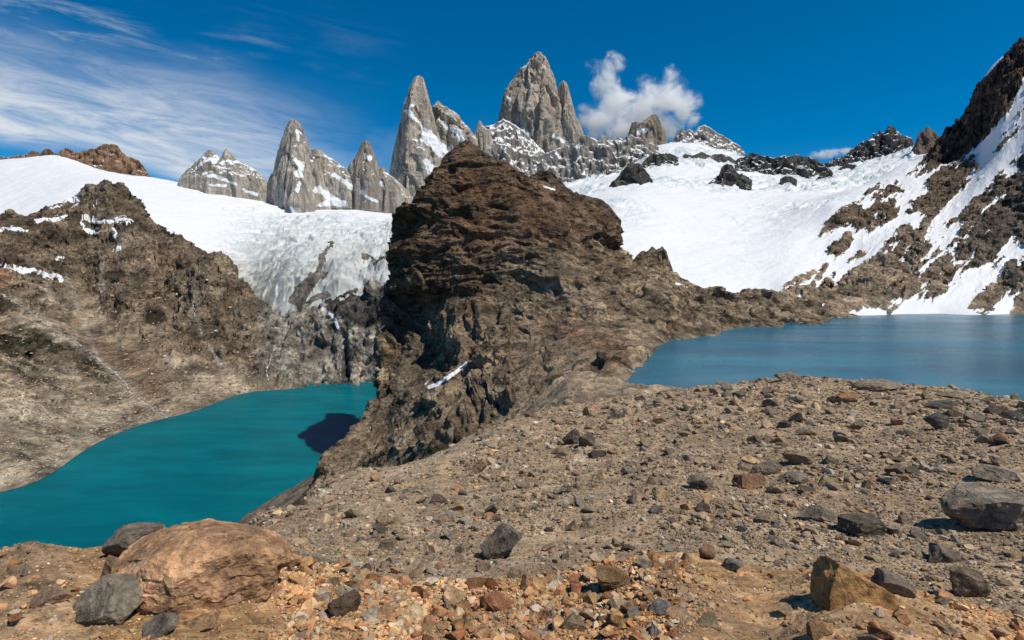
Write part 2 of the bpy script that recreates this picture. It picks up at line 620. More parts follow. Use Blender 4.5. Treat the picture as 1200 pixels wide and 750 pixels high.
# ------------------------------------------------------------------ mountainside on the left, with the dark cliff at the lake's head
def build_left():
    C = [(-200, 665, 410), (0, 598, 495), (100, 544, 615), (200, 494, 790), (300, 460, 988), (380, 449, 1075), (440, 449, 1075), (540, 449, 1075),
         (-200, 760, 330), (0, 690, 395), (100, 620, 485), (200, 548, 640), (300, 507, 780), (400, 478, 930), (520, 475, 930),
         (-200, 540, 560), (0, 480, 640), (0, 400, 850), (0, 330, 1050), (0, 258, 1400), (60, 256, 1450), (100, 234, 1480), (130, 217, 1500), (160, 240, 1480),
         (-200, 420, 800), (-200, 300, 1300), (215, 286, 1400), (260, 302, 1350), (300, 343, 1280), (325, 371, 1230),
         (100, 335, 1250), (100, 420, 930), (150, 460, 860), (200, 350, 1250), (200, 430, 980), (250, 385, 1150), (250, 440, 1000), (300, 410, 1090),
         (355, 362, 1215), (400, 348, 1200), (450, 338, 1185), (540, 330, 1185), (330, 425, 1075), (400, 400, 1125), (460, 400, 1120), (540, 400, 1120),
         (50, 300, 1200), (60, 460, 760),
         (130, 300, 1800), (0, 330, 1800), (215, 350, 1700), (300, 420, 1500), (400, 400, 1400), (520, 390, 1400), (-200, 380, 1700)]
    G = fan(C, -230, 545, 900, 395, 1750, 620, lam=2e-3)
    P = G.reshape(-1, 3)
    px, py = proj(P)
    d = P[:, 1]
    cliff = sstep(px + fbm(P, 60, 3, seed=3) * 14, 292, 318) * sstep(d, 1000, 1060)
    low = sstep(P[:, 2], -200, -150)
    big = rmf(P, 210, 6, 1.0, (1, 0.75, 1)) * 1.3
    mid = 0.7 * fbm(P, 48, 5, 0.55, 2.0, (1, 0.6, 1), ridged=True) + 0.8 * cells(P, 62, 2.5, (1, 0.55, 0.8))
    # gullies that run down the slope (towards the lake, roughly +x -y)
    gl = fbm(np.stack([P[:, 0] * 0.8 + P[:, 1] * 0.6, (P[:, 0] * -0.6 + P[:, 1] * 0.8) * 0.16, P[:, 2] * 0.1], -1), 46, 4, 0.5, 5.0, ridged=True)
    fade = sstep(P[:, 2], ZL - 1, ZL + 60)
    scree = sstep(fbm(P, 190, 3, seed=8) + (py - 400) / 160.0 - np.clip((px - 240) / 90, 0, 2), -0.15, 0.35)
    amp = (1 - 0.55 * scree)
    dz = fade * amp * (22 * big + 19 * mid + 11 * gl) + 0 * fade
    cone0 = sstep(polydist(px, py, [(82, 316), (92, 318), (130, 372), (200, 430), (196, 448), (150, 442), (100, 408), (44, 372)]), -12, 12)
    amp = amp * (1 - 0.75 * cone0)
    dz = dz * (1 - cliff) * (1 - 0.7 * cone0) * (0.35 + 0.65 * sstep(d, 480, 900))
    G2 = G.copy()
    G2.reshape(-1, 3)[:, 2] += dz
    N = fix_up(grid_normals(G2)).reshape(-1, 3)
    P = G2.reshape(-1, 3)
    blk = fbm(P, 42, 5, 0.55, 4.0, (1, 1, 0.7), ridged=True)
    strat = fbm(P, 26, 4, 0.55, 6.0, (0.4, 0.4, 2.2), ridged=True)
    n3 = fbm(P, 16, 4, 0.55, 9.0)
    disp = cliff * (10 * blk + 5 * strat + 14 * cells(P, 46, 1.3, (1, 1, 0.5)) + 11 * cells(P, 17, 1.7, (1, 1, 0.7))) + (1 - cliff) * fade * amp * (2.5 * strat + 2.5 * n3 + 9 * cells(P, 24, 3.3, (1, 0.6, 1.2)) + 4 * cells(P, 10, 3.9, (1, 0.6, 1.2)))
    # dark clefts in the cliff: the waterfall's and two more
    for x0, dep, w in ((402, 20, 5), (352, 7, 4), (425, 15, 6), (440, 12, 4)):
        disp -= cliff * dep * np.exp(-((px - x0 + fbm(P, 40, 2, seed=12) * 6) / w) ** 2) * sstep(py, 372, 400)
    P = P + N * disp[:, None] * np.array([1, 1, 0.8])
    G = P.reshape(G.shape)
    N = fix_up(grid_normals(G)).reshape(-1, 3)
    px, py = proj(P)
    # colours
    t = fbm(P, 120, 5, seed=21)
    t2 = fbm(P, 30, 5, seed=22)
    col = lerp3(rgb(.205, .15, .102), rgb(.39, .305, .215), sstep(t + 0.6 * t2, -0.4, 0.5))
    col = lerp3(col, rgb(.50, .41, .30), scree * 0.95 * sstep(t2, -0.6, 0.3))
    # reddish band low by the stream, dark alpine turf on the lower slopes
    cone = sstep(polydist(px + t2 * 8, py + t * 6, [(82, 316), (92, 318), (130, 372), (200, 430), (196, 448), (150, 442), (100, 408), (44, 372)]), -4, 8) * (1 - cliff)
    col = lerp3(col, rgb(.40, .315, .22), cone)
    lowr = sstep(polydist(px + t2 * 10, py + t * 10, [(-40, 470), (60, 470), (150, 480), (205, 492), (100, 548), (-40, 640)]), -8, 14)
    col = lerp3(col, rgb(.54, .46, .35), lowr * 0.8 * sstep(t2, -0.6, 0.2))
    upd = sstep(py, 345, 270) * sstep(t2, -0.3, 0.4)
    col = lerp3(col, rgb(.13, .095, .07), upd * 0.8)
    red = np.exp(-(linedist(px, py, [(100, 410), (170, 430), (185, 470)]) / 16) ** 2)
    col = lerp3(col, rgb(.21, .12, .07), red * 0.6)
    turf = sstep(fbm(P, 52, 5, 0.6, 31) + 0.45 * fbm(P, 150, 3, seed=32), 0.16, 0.34) * sstep(py, 372, 430) * sstep(px, 250, 200)
    turf = np.maximum(turf, sstep(polydist(px, py, [(170, 362), (188, 362), (196, 374), (184, 382), (170, 378)]), -3, 2))
    tl = sstep(polydist(px, py, [(-30, 350), (50, 385), (140, 430), (130, 450), (40, 450), (-30, 420)]), -8, 12)
    turf = np.maximum(turf, tl * sstep(fbm(P, 45, 5, 0.6, 33), -0.12, 0.12))
    turf *= 1 - cliff
    col = lerp3(col, rgb(.032, .030, .014), turf * 0.88)
    chn = np.maximum.reduce([np.exp(-(linedist(px + t2 * 5, py + t * 4, L_) / w_) ** 2) for L_, w_ in (([(0, 340), (60, 384), (115, 421), (148, 450), (156, 466), (200, 492)], 4.5), ([(78, 322), (100, 380), (110, 410)], 3.5), ([(228, 336), (228, 366), (238, 395), (262, 430)], 3.5), ([(118, 300), (122, 330), (116, 362)], 3.0), ([(60, 330), (40, 372), (70, 400)], 3.0))])
    col = lerp3(col, rgb(.46, .41, .345), 0.75 * chn * (1 - cliff) * sstep(t2, -0.7, 0.1))
    och = sstep(polydist(px, py, [(-30, 300), (8, 300), (20, 330), (0, 345), (-30, 350)]), -4, 5)
    col = lerp3(col, rgb(.34, .2, .11), och * 0.7)
    cc = lerp3(rgb(.24, .22, .19), rgb(.58, .53, .46), sstep(t2 + 0.5 * fbm(P, 13, 4, seed=24), -0.45, 0.5))
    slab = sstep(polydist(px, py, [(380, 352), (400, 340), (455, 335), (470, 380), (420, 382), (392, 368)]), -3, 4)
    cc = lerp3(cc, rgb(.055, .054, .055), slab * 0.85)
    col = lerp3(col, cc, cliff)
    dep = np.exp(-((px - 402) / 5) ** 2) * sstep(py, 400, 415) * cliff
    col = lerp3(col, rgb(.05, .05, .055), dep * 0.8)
    # lake-shore pale rim
    col = lerp3(col, rgb(.40, .34, .27), sstep(P[:, 2], ZL + 7, ZL + 1) * 0.7 * (1 - cliff))
    # snow lying in hollows near the top
    sn = np.zeros(len(P))
    lines = [[(0, 308), (25, 316), (60, 322), (72, 327)], [(100, 256), (120, 260), (150, 256)], [(95, 262), (108, 272), (118, 272)],
             [(133, 268), (135, 278)], [(140, 288), (134, 296)], [(0, 268), (30, 270)], [(45, 258), (75, 255)], [(60, 303), (78, 303)],
             [(110, 240), (118, 236)], [(200, 268), (208, 272)], [(150, 262), (155, 260)]]
    wd = [2.6, 2.2, 1.8, 1.5, 1.4, 1.8, 2.0, 1.0, 1.7, 1.4, 1.7]
    jit = fbm(P, 30, 6, 0.65, seed=41)
    jit2 = fbm(P, 26, 6, 0.65, seed=43)
    for L, w in zip(lines, wd):
        sn = np.maximum(sn, 1.0 - linedist(px + jit * 16, py + jit2 * 9, L) / (2.2 * w))
    sn = np.maximum(sn, 0.6 * sstep(fbm(P, 40, 5, 0.6, seed=42) - (py - 252) / 30.0, 0.2, 0.6) * sstep(px, 115, 85) * sstep(px, -10, 20))
    # thin white water threads on the dark slab
    th = sstep(fbm(np.stack([px * 0.55 + py * 0.2, py * 0.03, 0 * px], -1), 1.0, 2, seed=51), 0.3, 0.6) * slab
    sn = np.maximum(sn, th * 0.52)
    sn = np.maximum(sn, 0.9 * (1 - linedist(px + jit * 4, py, [(378, 362), (390, 370), (396, 384)]) / 4))
    ice = np.tile(SNOW, (len(P), 1))
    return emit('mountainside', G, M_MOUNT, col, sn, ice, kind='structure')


# ------------------------------------------------------------------ left glacier
def build_left_glacier():
    C = [(300, 450, 1170), (330, 450, 1170), (400, 435, 1150), (450, 430, 1140), (560, 420, 1140),
         (330, 360, 1262), (365, 352, 1245), (400, 343, 1235), (450, 333, 1220), (560, 325, 1220),
         (300, 325, 1500), (250, 282, 1700), (200, 250, 1850), (130, 214, 2100), (60, 236, 1900), (0, 246, 1900), (-250, 250, 1900),
         (-250, 300, 1400), (0, 330, 1400), (130, 320, 1400), (220, 330, 1450),
         (400, 302, 1500), (450, 298, 1450), (560, 290, 1450), (470, 272, 1700), (400, 254, 2050), (350, 251, 2250), (300, 239, 2300), (220, 218, 2450),
         (480, 255, 2250), (560, 250, 2250), (430, 248, 2400),
         (0, 188, 2650), (70, 184, 2700), (120, 200, 2700), (175, 209, 2700), (205, 213, 2700), (320, 230, 2700), (430, 246, 2700), (-250, 190, 2600),
         (0, 200, 3300), (175, 222, 3300), (400, 238, 3300), (560, 236, 3300), (-250, 205, 3300), (60, 205, 2300), (0, 212, 2300), (-250, 215, 2250), (150, 208, 2350)]
    G = fan(C, -230, 560, 820, 1150, 3300, 560, lam=2e-3)
    P = G.reshape(-1, 3)
    px, py = proj(P)
    fall = sstep(px + fbm(P, 300, 3, seed=61) * 60 + (py - 250) * 0.6, 225, 330) * sstep(P[:, 1], 2350, 1950)
    # crevasses across the flow, seracs in the icefall
    q = np.stack([P[:, 0] * 0.9 + P[:, 1] * 0.25, P[:, 1] - 0.25 * P[:, 0], P[:, 2]], -1)
    crev = fbm(q, 60, 4, 0.6, 62, (0.5, 1.5, 1), ridged=True)
    wq = P + 18 * np.stack([fbm(P, 70, 3, seed=72), fbm(P, 70, 3, seed=73), 0 * P[:, 0]], -1)
    ser = fbm(wq, 48, 6, 0.66, 63, (0.8, 1.5, 1), ridged=True)
    ser = 0.55 * ser + 0.9 * cells(wq, 36, 4.4, (0.8, 1.3, 0.6)) + 0.4 * cells(wq, 15, 4.8, (0.8, 1.3, 0.6))
    roll = fbm(P, 300, 4, 0.5, 64)
    edge = sstep(P[:, 1], 1160, 1260)
    dz = roll * 14 + fall * edge * (15 * ser + 8 * crev) * (0.55 + 0.9 * sstep(roll, -0.3, 0.4)) + (1 - fall) * (2.2 * crev + 2.5 * fbm(P, 40, 4, seed=66))
    P = P + np.stack([0 * dz, 0 * dz, dz], -1)
    G = P.reshape(G.shape)
    px, py = proj(P)
    dirt = sstep(fbm(q, 40, 5, 0.6, 67, (0.6, 1.6, 1)) + 0.5 * ser, -0.25, 0.5) * fall * sstep(py, 250, 325)
    ice = lerp3(SNOW, rgb(.50, .545, .545), fall * sstep(ser, -0.7, 0.3) * 0.8)
    ice = lerp3(ice, rgb(.40, .415, .39), fall * sstep(py, 262, 335) * 0.72)
    ice = lerp3(ice, rgb(.36, .345, .31), dirt * 0.75)
    ice = lerp3(ice, rgb(.40, .55, .60), fall * sstep(fbm(P, 70, 4, seed=68), 0.2, 0.5) * 0.35)
    sn = np.full(len(P), 1.5)
    jit = fbm(P, 50, 5, 0.6, 69) * 9
    jy = fbm(P, 40, 4, 0.6, 70) * 6
    rk = np.maximum.reduce([
        1.3 - linedist(px + jit, py + jy, [(378, 300), (374, 318), (360, 334), (346, 352)]) / np.where(py > 318, 9, 4.5),
        1.2 - linedist(px + jit, py + jy, [(388, 285), (380, 298)]) / 3.5,
        1.1 - linedist(px + jit, py + jy, [(425, 300), (440, 306), (452, 300)]) / 4.0,
        1.0 - linedist(px + jit, py + jy, [(350, 362), (368, 350), (385, 345)]) / 7.0])
    sn = sn - 1.5 * np.clip(rk * 1.6, 0, 1)
    col = lerp3(rgb(.10, .092, .084), rgb(.25, .22, .185), sstep(fbm(P, 30, 4, seed=71), -0.4, 0.5))
    return emit('glacier', G, M_GLACIER, col, sn, ice, kind='structure')


# ------------------------------------------------------------------ snow basin and mountainside on the right
def build_right():
    C = [  # shore and under water
         (560, 470, 560), (640, 450, 600), (760, 395, 640), (850, 390, 640), (900, 388, 640), (960, 376, 660), (1000, 373, 664), (1060, 371, 690), (1100, 369, 705), (1200, 368, 710), (1400, 368, 710),
         (900, 398, 560), (1000, 392, 580), (1100, 386, 620), (1200, 384, 620), (1400, 384, 620), (700, 420, 560),
         # glacier
         (640, 330, 820), (720, 322, 800), (760, 322, 790), (800, 328, 785), (850, 336, 780), (900, 346, 770), (930, 345, 740),
         (720, 265, 1050), (800, 290, 960), (880, 300, 960), (640, 280, 1050), (560, 300, 1100), (560, 340, 820),
         (740, 235, 1350), (820, 245, 1350), (900, 255, 1300), (930, 285, 1020),
         (700, 222, 1800), (760, 210, 1900), (830, 212, 1900), (900, 222, 1800), (960, 225, 1750), (1010, 225, 1700),
         (640, 235, 2000), (560, 240, 2000), (560, 215, 2700), (600, 213, 2700), (640, 206, 2700), (680, 205, 2600), (720, 198, 2600),
         (770, 172, 2550), (800, 168, 2600), (840, 175, 2550), (870, 186, 2500), (920, 198, 2450), (960, 202, 2450), (990, 196, 2450), (1040, 186, 2450), (1080, 172, 2450), (1100, 166, 2450),
         (780, 190, 2200), (880, 200, 2150), (980, 206, 2150), (1050, 200, 2050),
         (560, 225, 3500), (680, 215, 3500), (780, 190, 3500), (900, 215, 3500), (1000, 205, 3500), (1100, 185, 3500), (1250, 120, 3500), (1400, 60, 3500),
         # mountainside
         (960, 272, 1080), (975, 245, 1160), (1010, 222, 1300), (1060, 190, 1550), (1093, 184, 1650), (1105, 168, 1620), (1121, 150, 1560), (1134, 134, 1500), (1147, 108, 1420), (1160, 95, 1390), (1174, 84, 1360), (1200, 64, 1330), (1250, 30, 1300), (1400, -60, 1200),
         (1000, 330, 840), (960, 345, 760), (1000, 352, 720), (1050, 330, 800), (1100, 350, 740), (1150, 345, 745), (1200, 340, 745), (1400, 330, 745),
         (1000, 285, 1000), (1050, 280, 970), (1100, 300, 880), (1150, 290, 880), (1200, 285, 865), (1400, 240, 860),
         (1050, 235, 1200), (1100, 240, 1130), (1150, 215, 1130), (1200, 200, 1080), (1400, 120, 1000), (1150, 160, 1330), (1200, 120, 1230),
         (1130, 190, 2000), (1160, 150, 1800), (1200, 120, 1700), (1250, 100, 1700), (1400, 10, 1600), (1120, 182, 1900)]
    G = fan(C, 545, 1330, 1000, 560, 3400, 720, lam=1e-3)
    P = G.reshape(-1, 3)
    px, py = proj(P)
    # where the mountainside (rock + snow gullies) is, against the open snow basin
    side = polydist(px, py, [(895, 349), (955, 318), (945, 300), (958, 268), (985, 240), (1030, 212), (1075, 184), (1098, 150), (1500, -300), (1500, 450), (895, 450)])
    far = P[:, 1] > 1750
    side = np.where(far & (px < 1090), -60, side)
    sm = sstep(side, -12, 14)
    fade = sstep(P[:, 2], ZR - 1, ZR + 30)
    q = np.stack([P[:, 0] * 0.72 - P[:, 1] * 0.70, P[:, 0] * 0.70 + P[:, 1] * 0.72, P[:, 2]], -1)
    gul = fbm(q, 62, 5, 0.55, 81, (1.2, 0.35, 0.5), ridged=True)
    blk = fbm(P, 60, 6, 0.58, 82, ridged=True)
    roll = fbm(P, 260, 4, 0.5, 83)
    crv = fbm(q, 70, 5, 0.6, 84, (1, 1, 1), ridged=True)
    crz = sstep(fbm(P, 420, 3, seed=85) + sstep(P[:, 1], 1300, 1900) * 0.35 - 0.05, 0.05, 0.4) * (0.18 + 0.82 * sstep(py, 262, 222))
    # bare rock on the mountainside: ribs and knobs standing out of the snow
    jx = fbm(P, 55, 7, 0.68, 89) * 9
    jy = fbm(P, 48, 7, 0.68, 90) * 7
    X, Y = px + jx, py + jy
    rock = np.full(len(P), -1.0)
    polys = [
        [(960, 276), (966, 262), (985, 242), (1012, 240), (1030, 262), (1022, 270), (1004, 268), (992, 262), (975, 276)],      # left knob
        [(1000, 240), (1020, 222), (1052, 212), (1060, 226), (1035, 232)],
        [(1022, 240), (1048, 236), (1050, 255), (1035, 262)],
        [(970, 298), (975, 282), (992, 278), (1000, 292), (985, 300)],
        [(1000, 302), (1015, 288), (1020, 294), (1010, 303)],
        [(918, 336), (940, 320), (965, 312), (960, 324), (935, 336)],
        [(880, 352), (960, 336), (1000, 318), (1030, 296), (1052, 262), (1088, 262), (1084, 300), (1066, 318), (1060, 348), (1046, 352), (1040, 366), (1020, 366), (1000, 362), (960, 370), (880, 372)],
        [(1056, 340), (1066, 322), (1080, 330), (1078, 346), (1062, 348)],
        [(1080, 340), (1086, 320), (1112, 300), (1120, 318), (1108, 340), (1092, 350)],
        [(1118, 306), (1124, 270), (1140, 238), (1170, 210), (1210, 196), (1210, 280), (1180, 290), (1168, 312), (1150, 318), (1136, 314)],
        [(1130, 362), (1146, 342), (1176, 320), (1200, 306), (1280, 280), (1280, 336), (1180, 345), (1164, 366), (1140, 368)],
        [(1060, 250), (1100, 205), (1136, 188), (1150, 190), (1120, 225), (1090, 255)],
        [(1092, 190), (1097, 166), (1121, 148), (1134, 130), (1147, 102), (1174, 80), (1200, 60), (1290, 0), (1290, 70), (1200, 92), (1172, 132), (1138, 178), (1112, 192)],
        [(1178, 190), (1200, 172), (1290, 120), (1290, 200), (1200, 205)],
        [(1066, 206), (1085, 190), (1110, 185), (1095, 200)],
        [(1184, 372), (1190, 352), (1290, 350), (1290, 372)],
    ]
    for pl in polys:
        rock = np.maximum(rock, np.clip(polydist(X, Y, pl) / 7.0, -1, 1))
    up = sstep(polydist(px, py, [(1085, 190), (1095, 165), (1150, 95), (1260, -20), (1260, 70), (1200, 90), (1180, 140), (1135, 180), (1110, 192)]), -4, 5)
    qq = np.stack([px * 0.70 + py * 0.74, px * 0.74 - py * 0.70, 0 * px], -1)
    wv = np.stack([fbm(P, 70, 4, 0.6, 96), fbm(P, 70, 4, 0.6, 97), 0 * px], -1)
    strip = fbm(qq + wv * 6, 20, 6, 0.66, 91, (1.6, 0.22, 0.8))
    strip2 = fbm(qq + wv * 4, 9, 5, 0.64, 99, (1.5, 0.26, 0.8))
    patch = fbm(P, 24, 6, 0.66, 92)
    r = rock * 0.34 + sm * (1.15 * strip + 0.75 * strip2 + 0.4 * patch) - 0.02
    r = r + sm * 0.03 + 0.25 * sm * np.clip(gul, -0.5, 0.5)
    r = np.where(up > 0.5, np.maximum(r, 0.42 + 0.75 * patch + 0.5 * strip), r)
    r = np.where(sm < 0.35, np.minimum(r, rock * 0.8), r)
    rk = sstep(r, -0.12, 0.22)
    dz = fade * (sm * (5 * gul + 5 * rk + rk * ((5 + 6 * up) * blk + (6 + 20 * up) * cells(P, 36, 5.1, (1, .8, 1)))) + (1 - sm) * (roll * 12 + crz * (17 * crv + 4 * blk + 12 * cells(q, 60, 5.3, (1.5, .4, 1))) + 4 * fbm(q, 120, 5, 0.6, 98, (1, .4, 1), ridged=True) + 1.5 * crv))
    P = P + np.stack([0 * dz, 0 * dz, dz], -1)
    G2 = P.reshape(G.shape)
    N = fix_up(grid_normals(G2)).reshape(-1, 3)
    n3 = fbm(P, 22, 5, 0.6, 86, (1, 1, 1.4), ridged=True)
    P = P + N * (fade * sm * rk * ((2.5 + 3 * up) * n3 + 6 * cells(P, 16, 5.7, (1, .7, 1)) + 3 * cells(P, 8, 5.9)))[:, None]
    G = P.reshape(G.shape)
    px, py = proj(P)
    t = fbm(P, 60, 5, seed=88)
    col = lerp3(rgb(.23, .172, .118), rgb(.48, .375, .265), sstep(t + (py - 290) / 160.0, -0.4, 0.5))
    col = lerp3(col, rgb(.10, .062, .046), up * 0.9)
    rt = sstep(polydist(px, py, [(1120, 290), (1150, 230), (1190, 200), (1300, 170), (1300, 330), (1180, 330), (1140, 320)]), -10, 15)
    col = lerp3(col, rgb(.16, .135, .112), rt * 0.6)
    sn = 0.5 - r * 1.6
    sn = np.maximum(sn, 0.72 * sstep(polydist(px + jx * 0.3, py + jy * 0.3, [(1052, 368), (1075, 352), (1120, 338), (1160, 312), (1180, 300), (1176, 322), (1150, 340), (1128, 366)]), -2, 3))
    ice = np.tile(SNOW, (len(P), 1))
    ice = lerp3(ice, rgb(.42, .50, .54), (1 - sm) * sstep(crv, -0.1, 0.3) * crz * 0.85)
    band = sstep(polydist(px, py, [(790, 318), (840, 302), (905, 300), (930, 308), (880, 322), (850, 336), (800, 330)]), -10, 12)
    ice = lerp3(ice, rgb(.60, .66, .66), band * 0.55 * sstep(fbm(P, 16, 4, 0.6, 94), -0.5, 0.4))
    ice = lerp3(ice, rgb(.70, .67, .62), (1 - sm) * sstep(fbm(P, 120, 5, seed=95), 0.1, 0.6) * 0.35 * sstep(py, 250, 310))
    return emit('mountainside', G, M_RIGHT, col, sn, ice, kind='structure')


# ------------------------------------------------------------------ ridge walls and spires
def ridge(name, sky, d, base, run, seed, mat, c0, c1, label, cat, pill=6.0, rough=8.0, snowy=0.3, snowbias=0.0, group=None, tilt=0.0, step=0.8, nr=46):
    """a rock crest: its skyline in photo pixels at distance d, front foot 'base' (pixels) run metres nearer, a back slope behind"""
    sky = np.asarray(sky, float)
    base = np.asarray(base, float)
    seg = np.concatenate([[0], np.cumsum(np.hypot(*(np.diff(sky, axis=0).T)))])
    n = max(30, int(seg[-1] / step))
    s = np.linspace(0, seg[-1], n)
    tx, ty = np.interp(s, seg, sky[:, 0]), np.interp(s, seg, sky[:, 1])
    tt = (s - s[0]) / (s[-1] - s[0])
    bseg = np.concatenate([[0], np.cumsum(np.hypot(*(np.diff(base, axis=0).T)))])
    bx, by = np.interp(tt * bseg[-1], bseg, base[:, 0]), np.interp(tt * bseg[-1], bseg, base[:, 1])
    dd = d + tilt * (tx - tx.mean())
    top = at(tx, ty, dd)
    bot = at(bx, by, dd - run)
    bot[:, 2] -= 25
    back = at(bx, by, dd + run)
    back[:, 2] = bot[:, 2]
    w = np.linspace(0, 1, nr)
    fr = top[None] + (bot - top)[None] * np.stack([w, w ** 1.25, w ** 0.92], -1)[:, None, :]
    bk = top[None] + (back - top)[None] * np.stack([w, w, w ** 0.9], -1)[:, None, :]
    G = np.concatenate([bk[::2][::-1][:-1], fr], 0)
    k = len(bk[::2]) - 1
    fall = np.concatenate([np.linspace(1, 0, k), np.linspace(0, 1, nr)])[:, None]
    mask = sstep(fall, 0.0, 0.14) * np.ones(n)[None]
    N = grid_normals(G)
    # outward: front faces the viewer
    sgn = np.sign((N * -G).sum(-1))
    sgn[:k] *= -1
    N = N * sgn[..., None]
    P = G.reshape(-1, 3)
    pil = fbm(P, 48, 5, 0.58, seed, (1.0, 1.0, 0.13), ridged=True).reshape(G.shape[:2])
    r2 = fbm(P, 60, 5, 0.55, seed + 1, ridged=True).reshape(G.shape[:2])
    fc = cells(P, 44, seed * .1, (1, 1, 0.4)).reshape(G.shape[:2]) + 0.45 * cells(P, 19, seed * .1 + 2, (1, 1, 0.5)).reshape(G.shape[:2])
    dis = (0.8 * pill * pil + 0.5 * rough * r2 + 1.1 * rough * fc) * (0.15 + 0.85 * mask)
    G = G + N * dis[..., None]
    jag = fbm(top, 26, 4, 0.6, seed + 2)
    G[..., 2] += (jag * 0.5 * rough * (1 - mask * 0.9))
    N2 = grid_normals(G)
    N2 *= np.where(np.concatenate([np.ones(k + nr) * 1])[:, None, None] * N2[..., 2:3] < 0, -1, 1)
    P = G.reshape(-1, 3)
    px, py = proj(P)
    t = fbm(P, 50, 5, 0.6, seed + 3, (1, 1, 0.4))
    col = lerp3(rgb(*c0), rgb(*c1), sstep(t, -0.5, 0.5))
    nz = N2[..., 2].reshape(-1)
    sn = 0.38 + (nz - 0.72) * 1.1 + 0.55 * fbm(P, 42, 5, 0.66, seed + 4) + snowbias + (snowy - 0.3) * 1.2
    return emit(name, G, mat, col, sn, label=label, cat=cat, group=group)


SHAPES = {
    'arete': [(-1, 0.0), (-0.55, -0.55), (-0.25, -0.98), (0.35, -0.72), (0.8, -0.4), (1, 0.05), (0.75, 0.6), (0.1, 0.95), (-0.6, 0.7)],
    'wall': [(-1, 0.1), (-0.85, -0.45), (-0.3, -0.85), (0.25, -0.95), (0.75, -0.7), (1, -0.1), (0.85, 0.6), (0.1, 0.9), (-0.7, 0.7)],
    'right': [(-1, 0.0), (-0.8, -0.5), (-0.55, -0.9), (0.1, -0.75), (0.7, -0.45), (1, 0.1), (0.6, 0.7), (0.0, 0.95), (-0.7, 0.6)],
    'left': [(-1, 0.0), (-0.5, -0.5), (0.1, -0.85), (0.45, -0.95), (0.8, -0.5), (1, 0.0), (0.75, 0.6), (0.1, 0.9), (-0.6, 0.7)],
}


def tower(levels, d, shape, deep, seed, pill, rough, nth=170, nz=210, lean=0.0):
    """levels: (py, left px, right px) from the top down"""
    L = np.asarray(levels, float)
    py = np.linspace(L[0, 0], L[-1, 0], nz)
    lx, rx = np.interp(py, L[:, 0], L[:, 1]), np.interp(py, L[:, 0], L[:, 2])
    sh = np.array(SHAPES[shape] + [SHAPES[shape][0]], float)
    sg = np.concatenate([[0], np.cumsum(np.hypot(*(np.diff(sh, axis=0).T)))])
    s = np.linspace(0, sg[-1], nth, endpoint=False)
    cx, cy = np.interp(s, sg, sh[:, 0]), np.interp(s, sg, sh[:, 1])
    a = at(lx, py, d)
    b = at(rx, py, d)
    mid = (a + b) / 2
    half = (b[:, 0] - a[:, 0]) / 2
    hd = half * deep
    G = np.zeros((nz, nth, 3))
    G[..., 0] = mid[:, None, 0] + half[:, None] * cx[None]
    G[..., 1] = mid[:, None, 1] + hd[:, None] * cy[None] + lean * (mid[:, None, 2] - mid[0, 2])
    G[..., 2] = mid[:, None, 2] + 0 * cx[None]
    N = grid_normals(G, True)
    out = G - mid[:, None, :]
    N = N * np.sign((N[..., :2] * out[..., :2]).sum(-1))[..., None]
    P = G.reshape(-1, 3)
    pil = fbm(P, 70, 4, 0.5, seed, (1, 1, 0.10), ridged=True).reshape(nz, nth)
    rr = fbm(P, 95, 6, 0.56, seed + 1, (1, 1, 0.75), ridged=True).reshape(nz, nth)
    led = fbm(P, 40, 3, 0.5, seed + 2, (0.5, 0.5, 1.6)).reshape(nz, nth)
    am = np.minimum(1.0, half[:, None] / 70.0)
    side = (1 - 0.72 * np.abs(cx) ** 3)[None]
    G = G + N * ((1.1 * pill * pil + 0.7 * rough * rr + 0.3 * rough * led + 2.1 * pill * cells(P, 74, seed * .1, (1, 1, 0.13)).reshape(nz, nth) + 0.9 * pill * cells(P, 30, seed * .1 + 3, (1, 1, 0.2)).reshape(nz, nth)) * am * side)[..., None]
    # close the top
    for k_, f_ in ((0, .1), (1, .5), (2, .75), (3, .9)):
        G[k_] = G[k_].mean(0) + (G[k_] - G[k_].mean(0)) * np.array([f_, f_, 1])
    return G


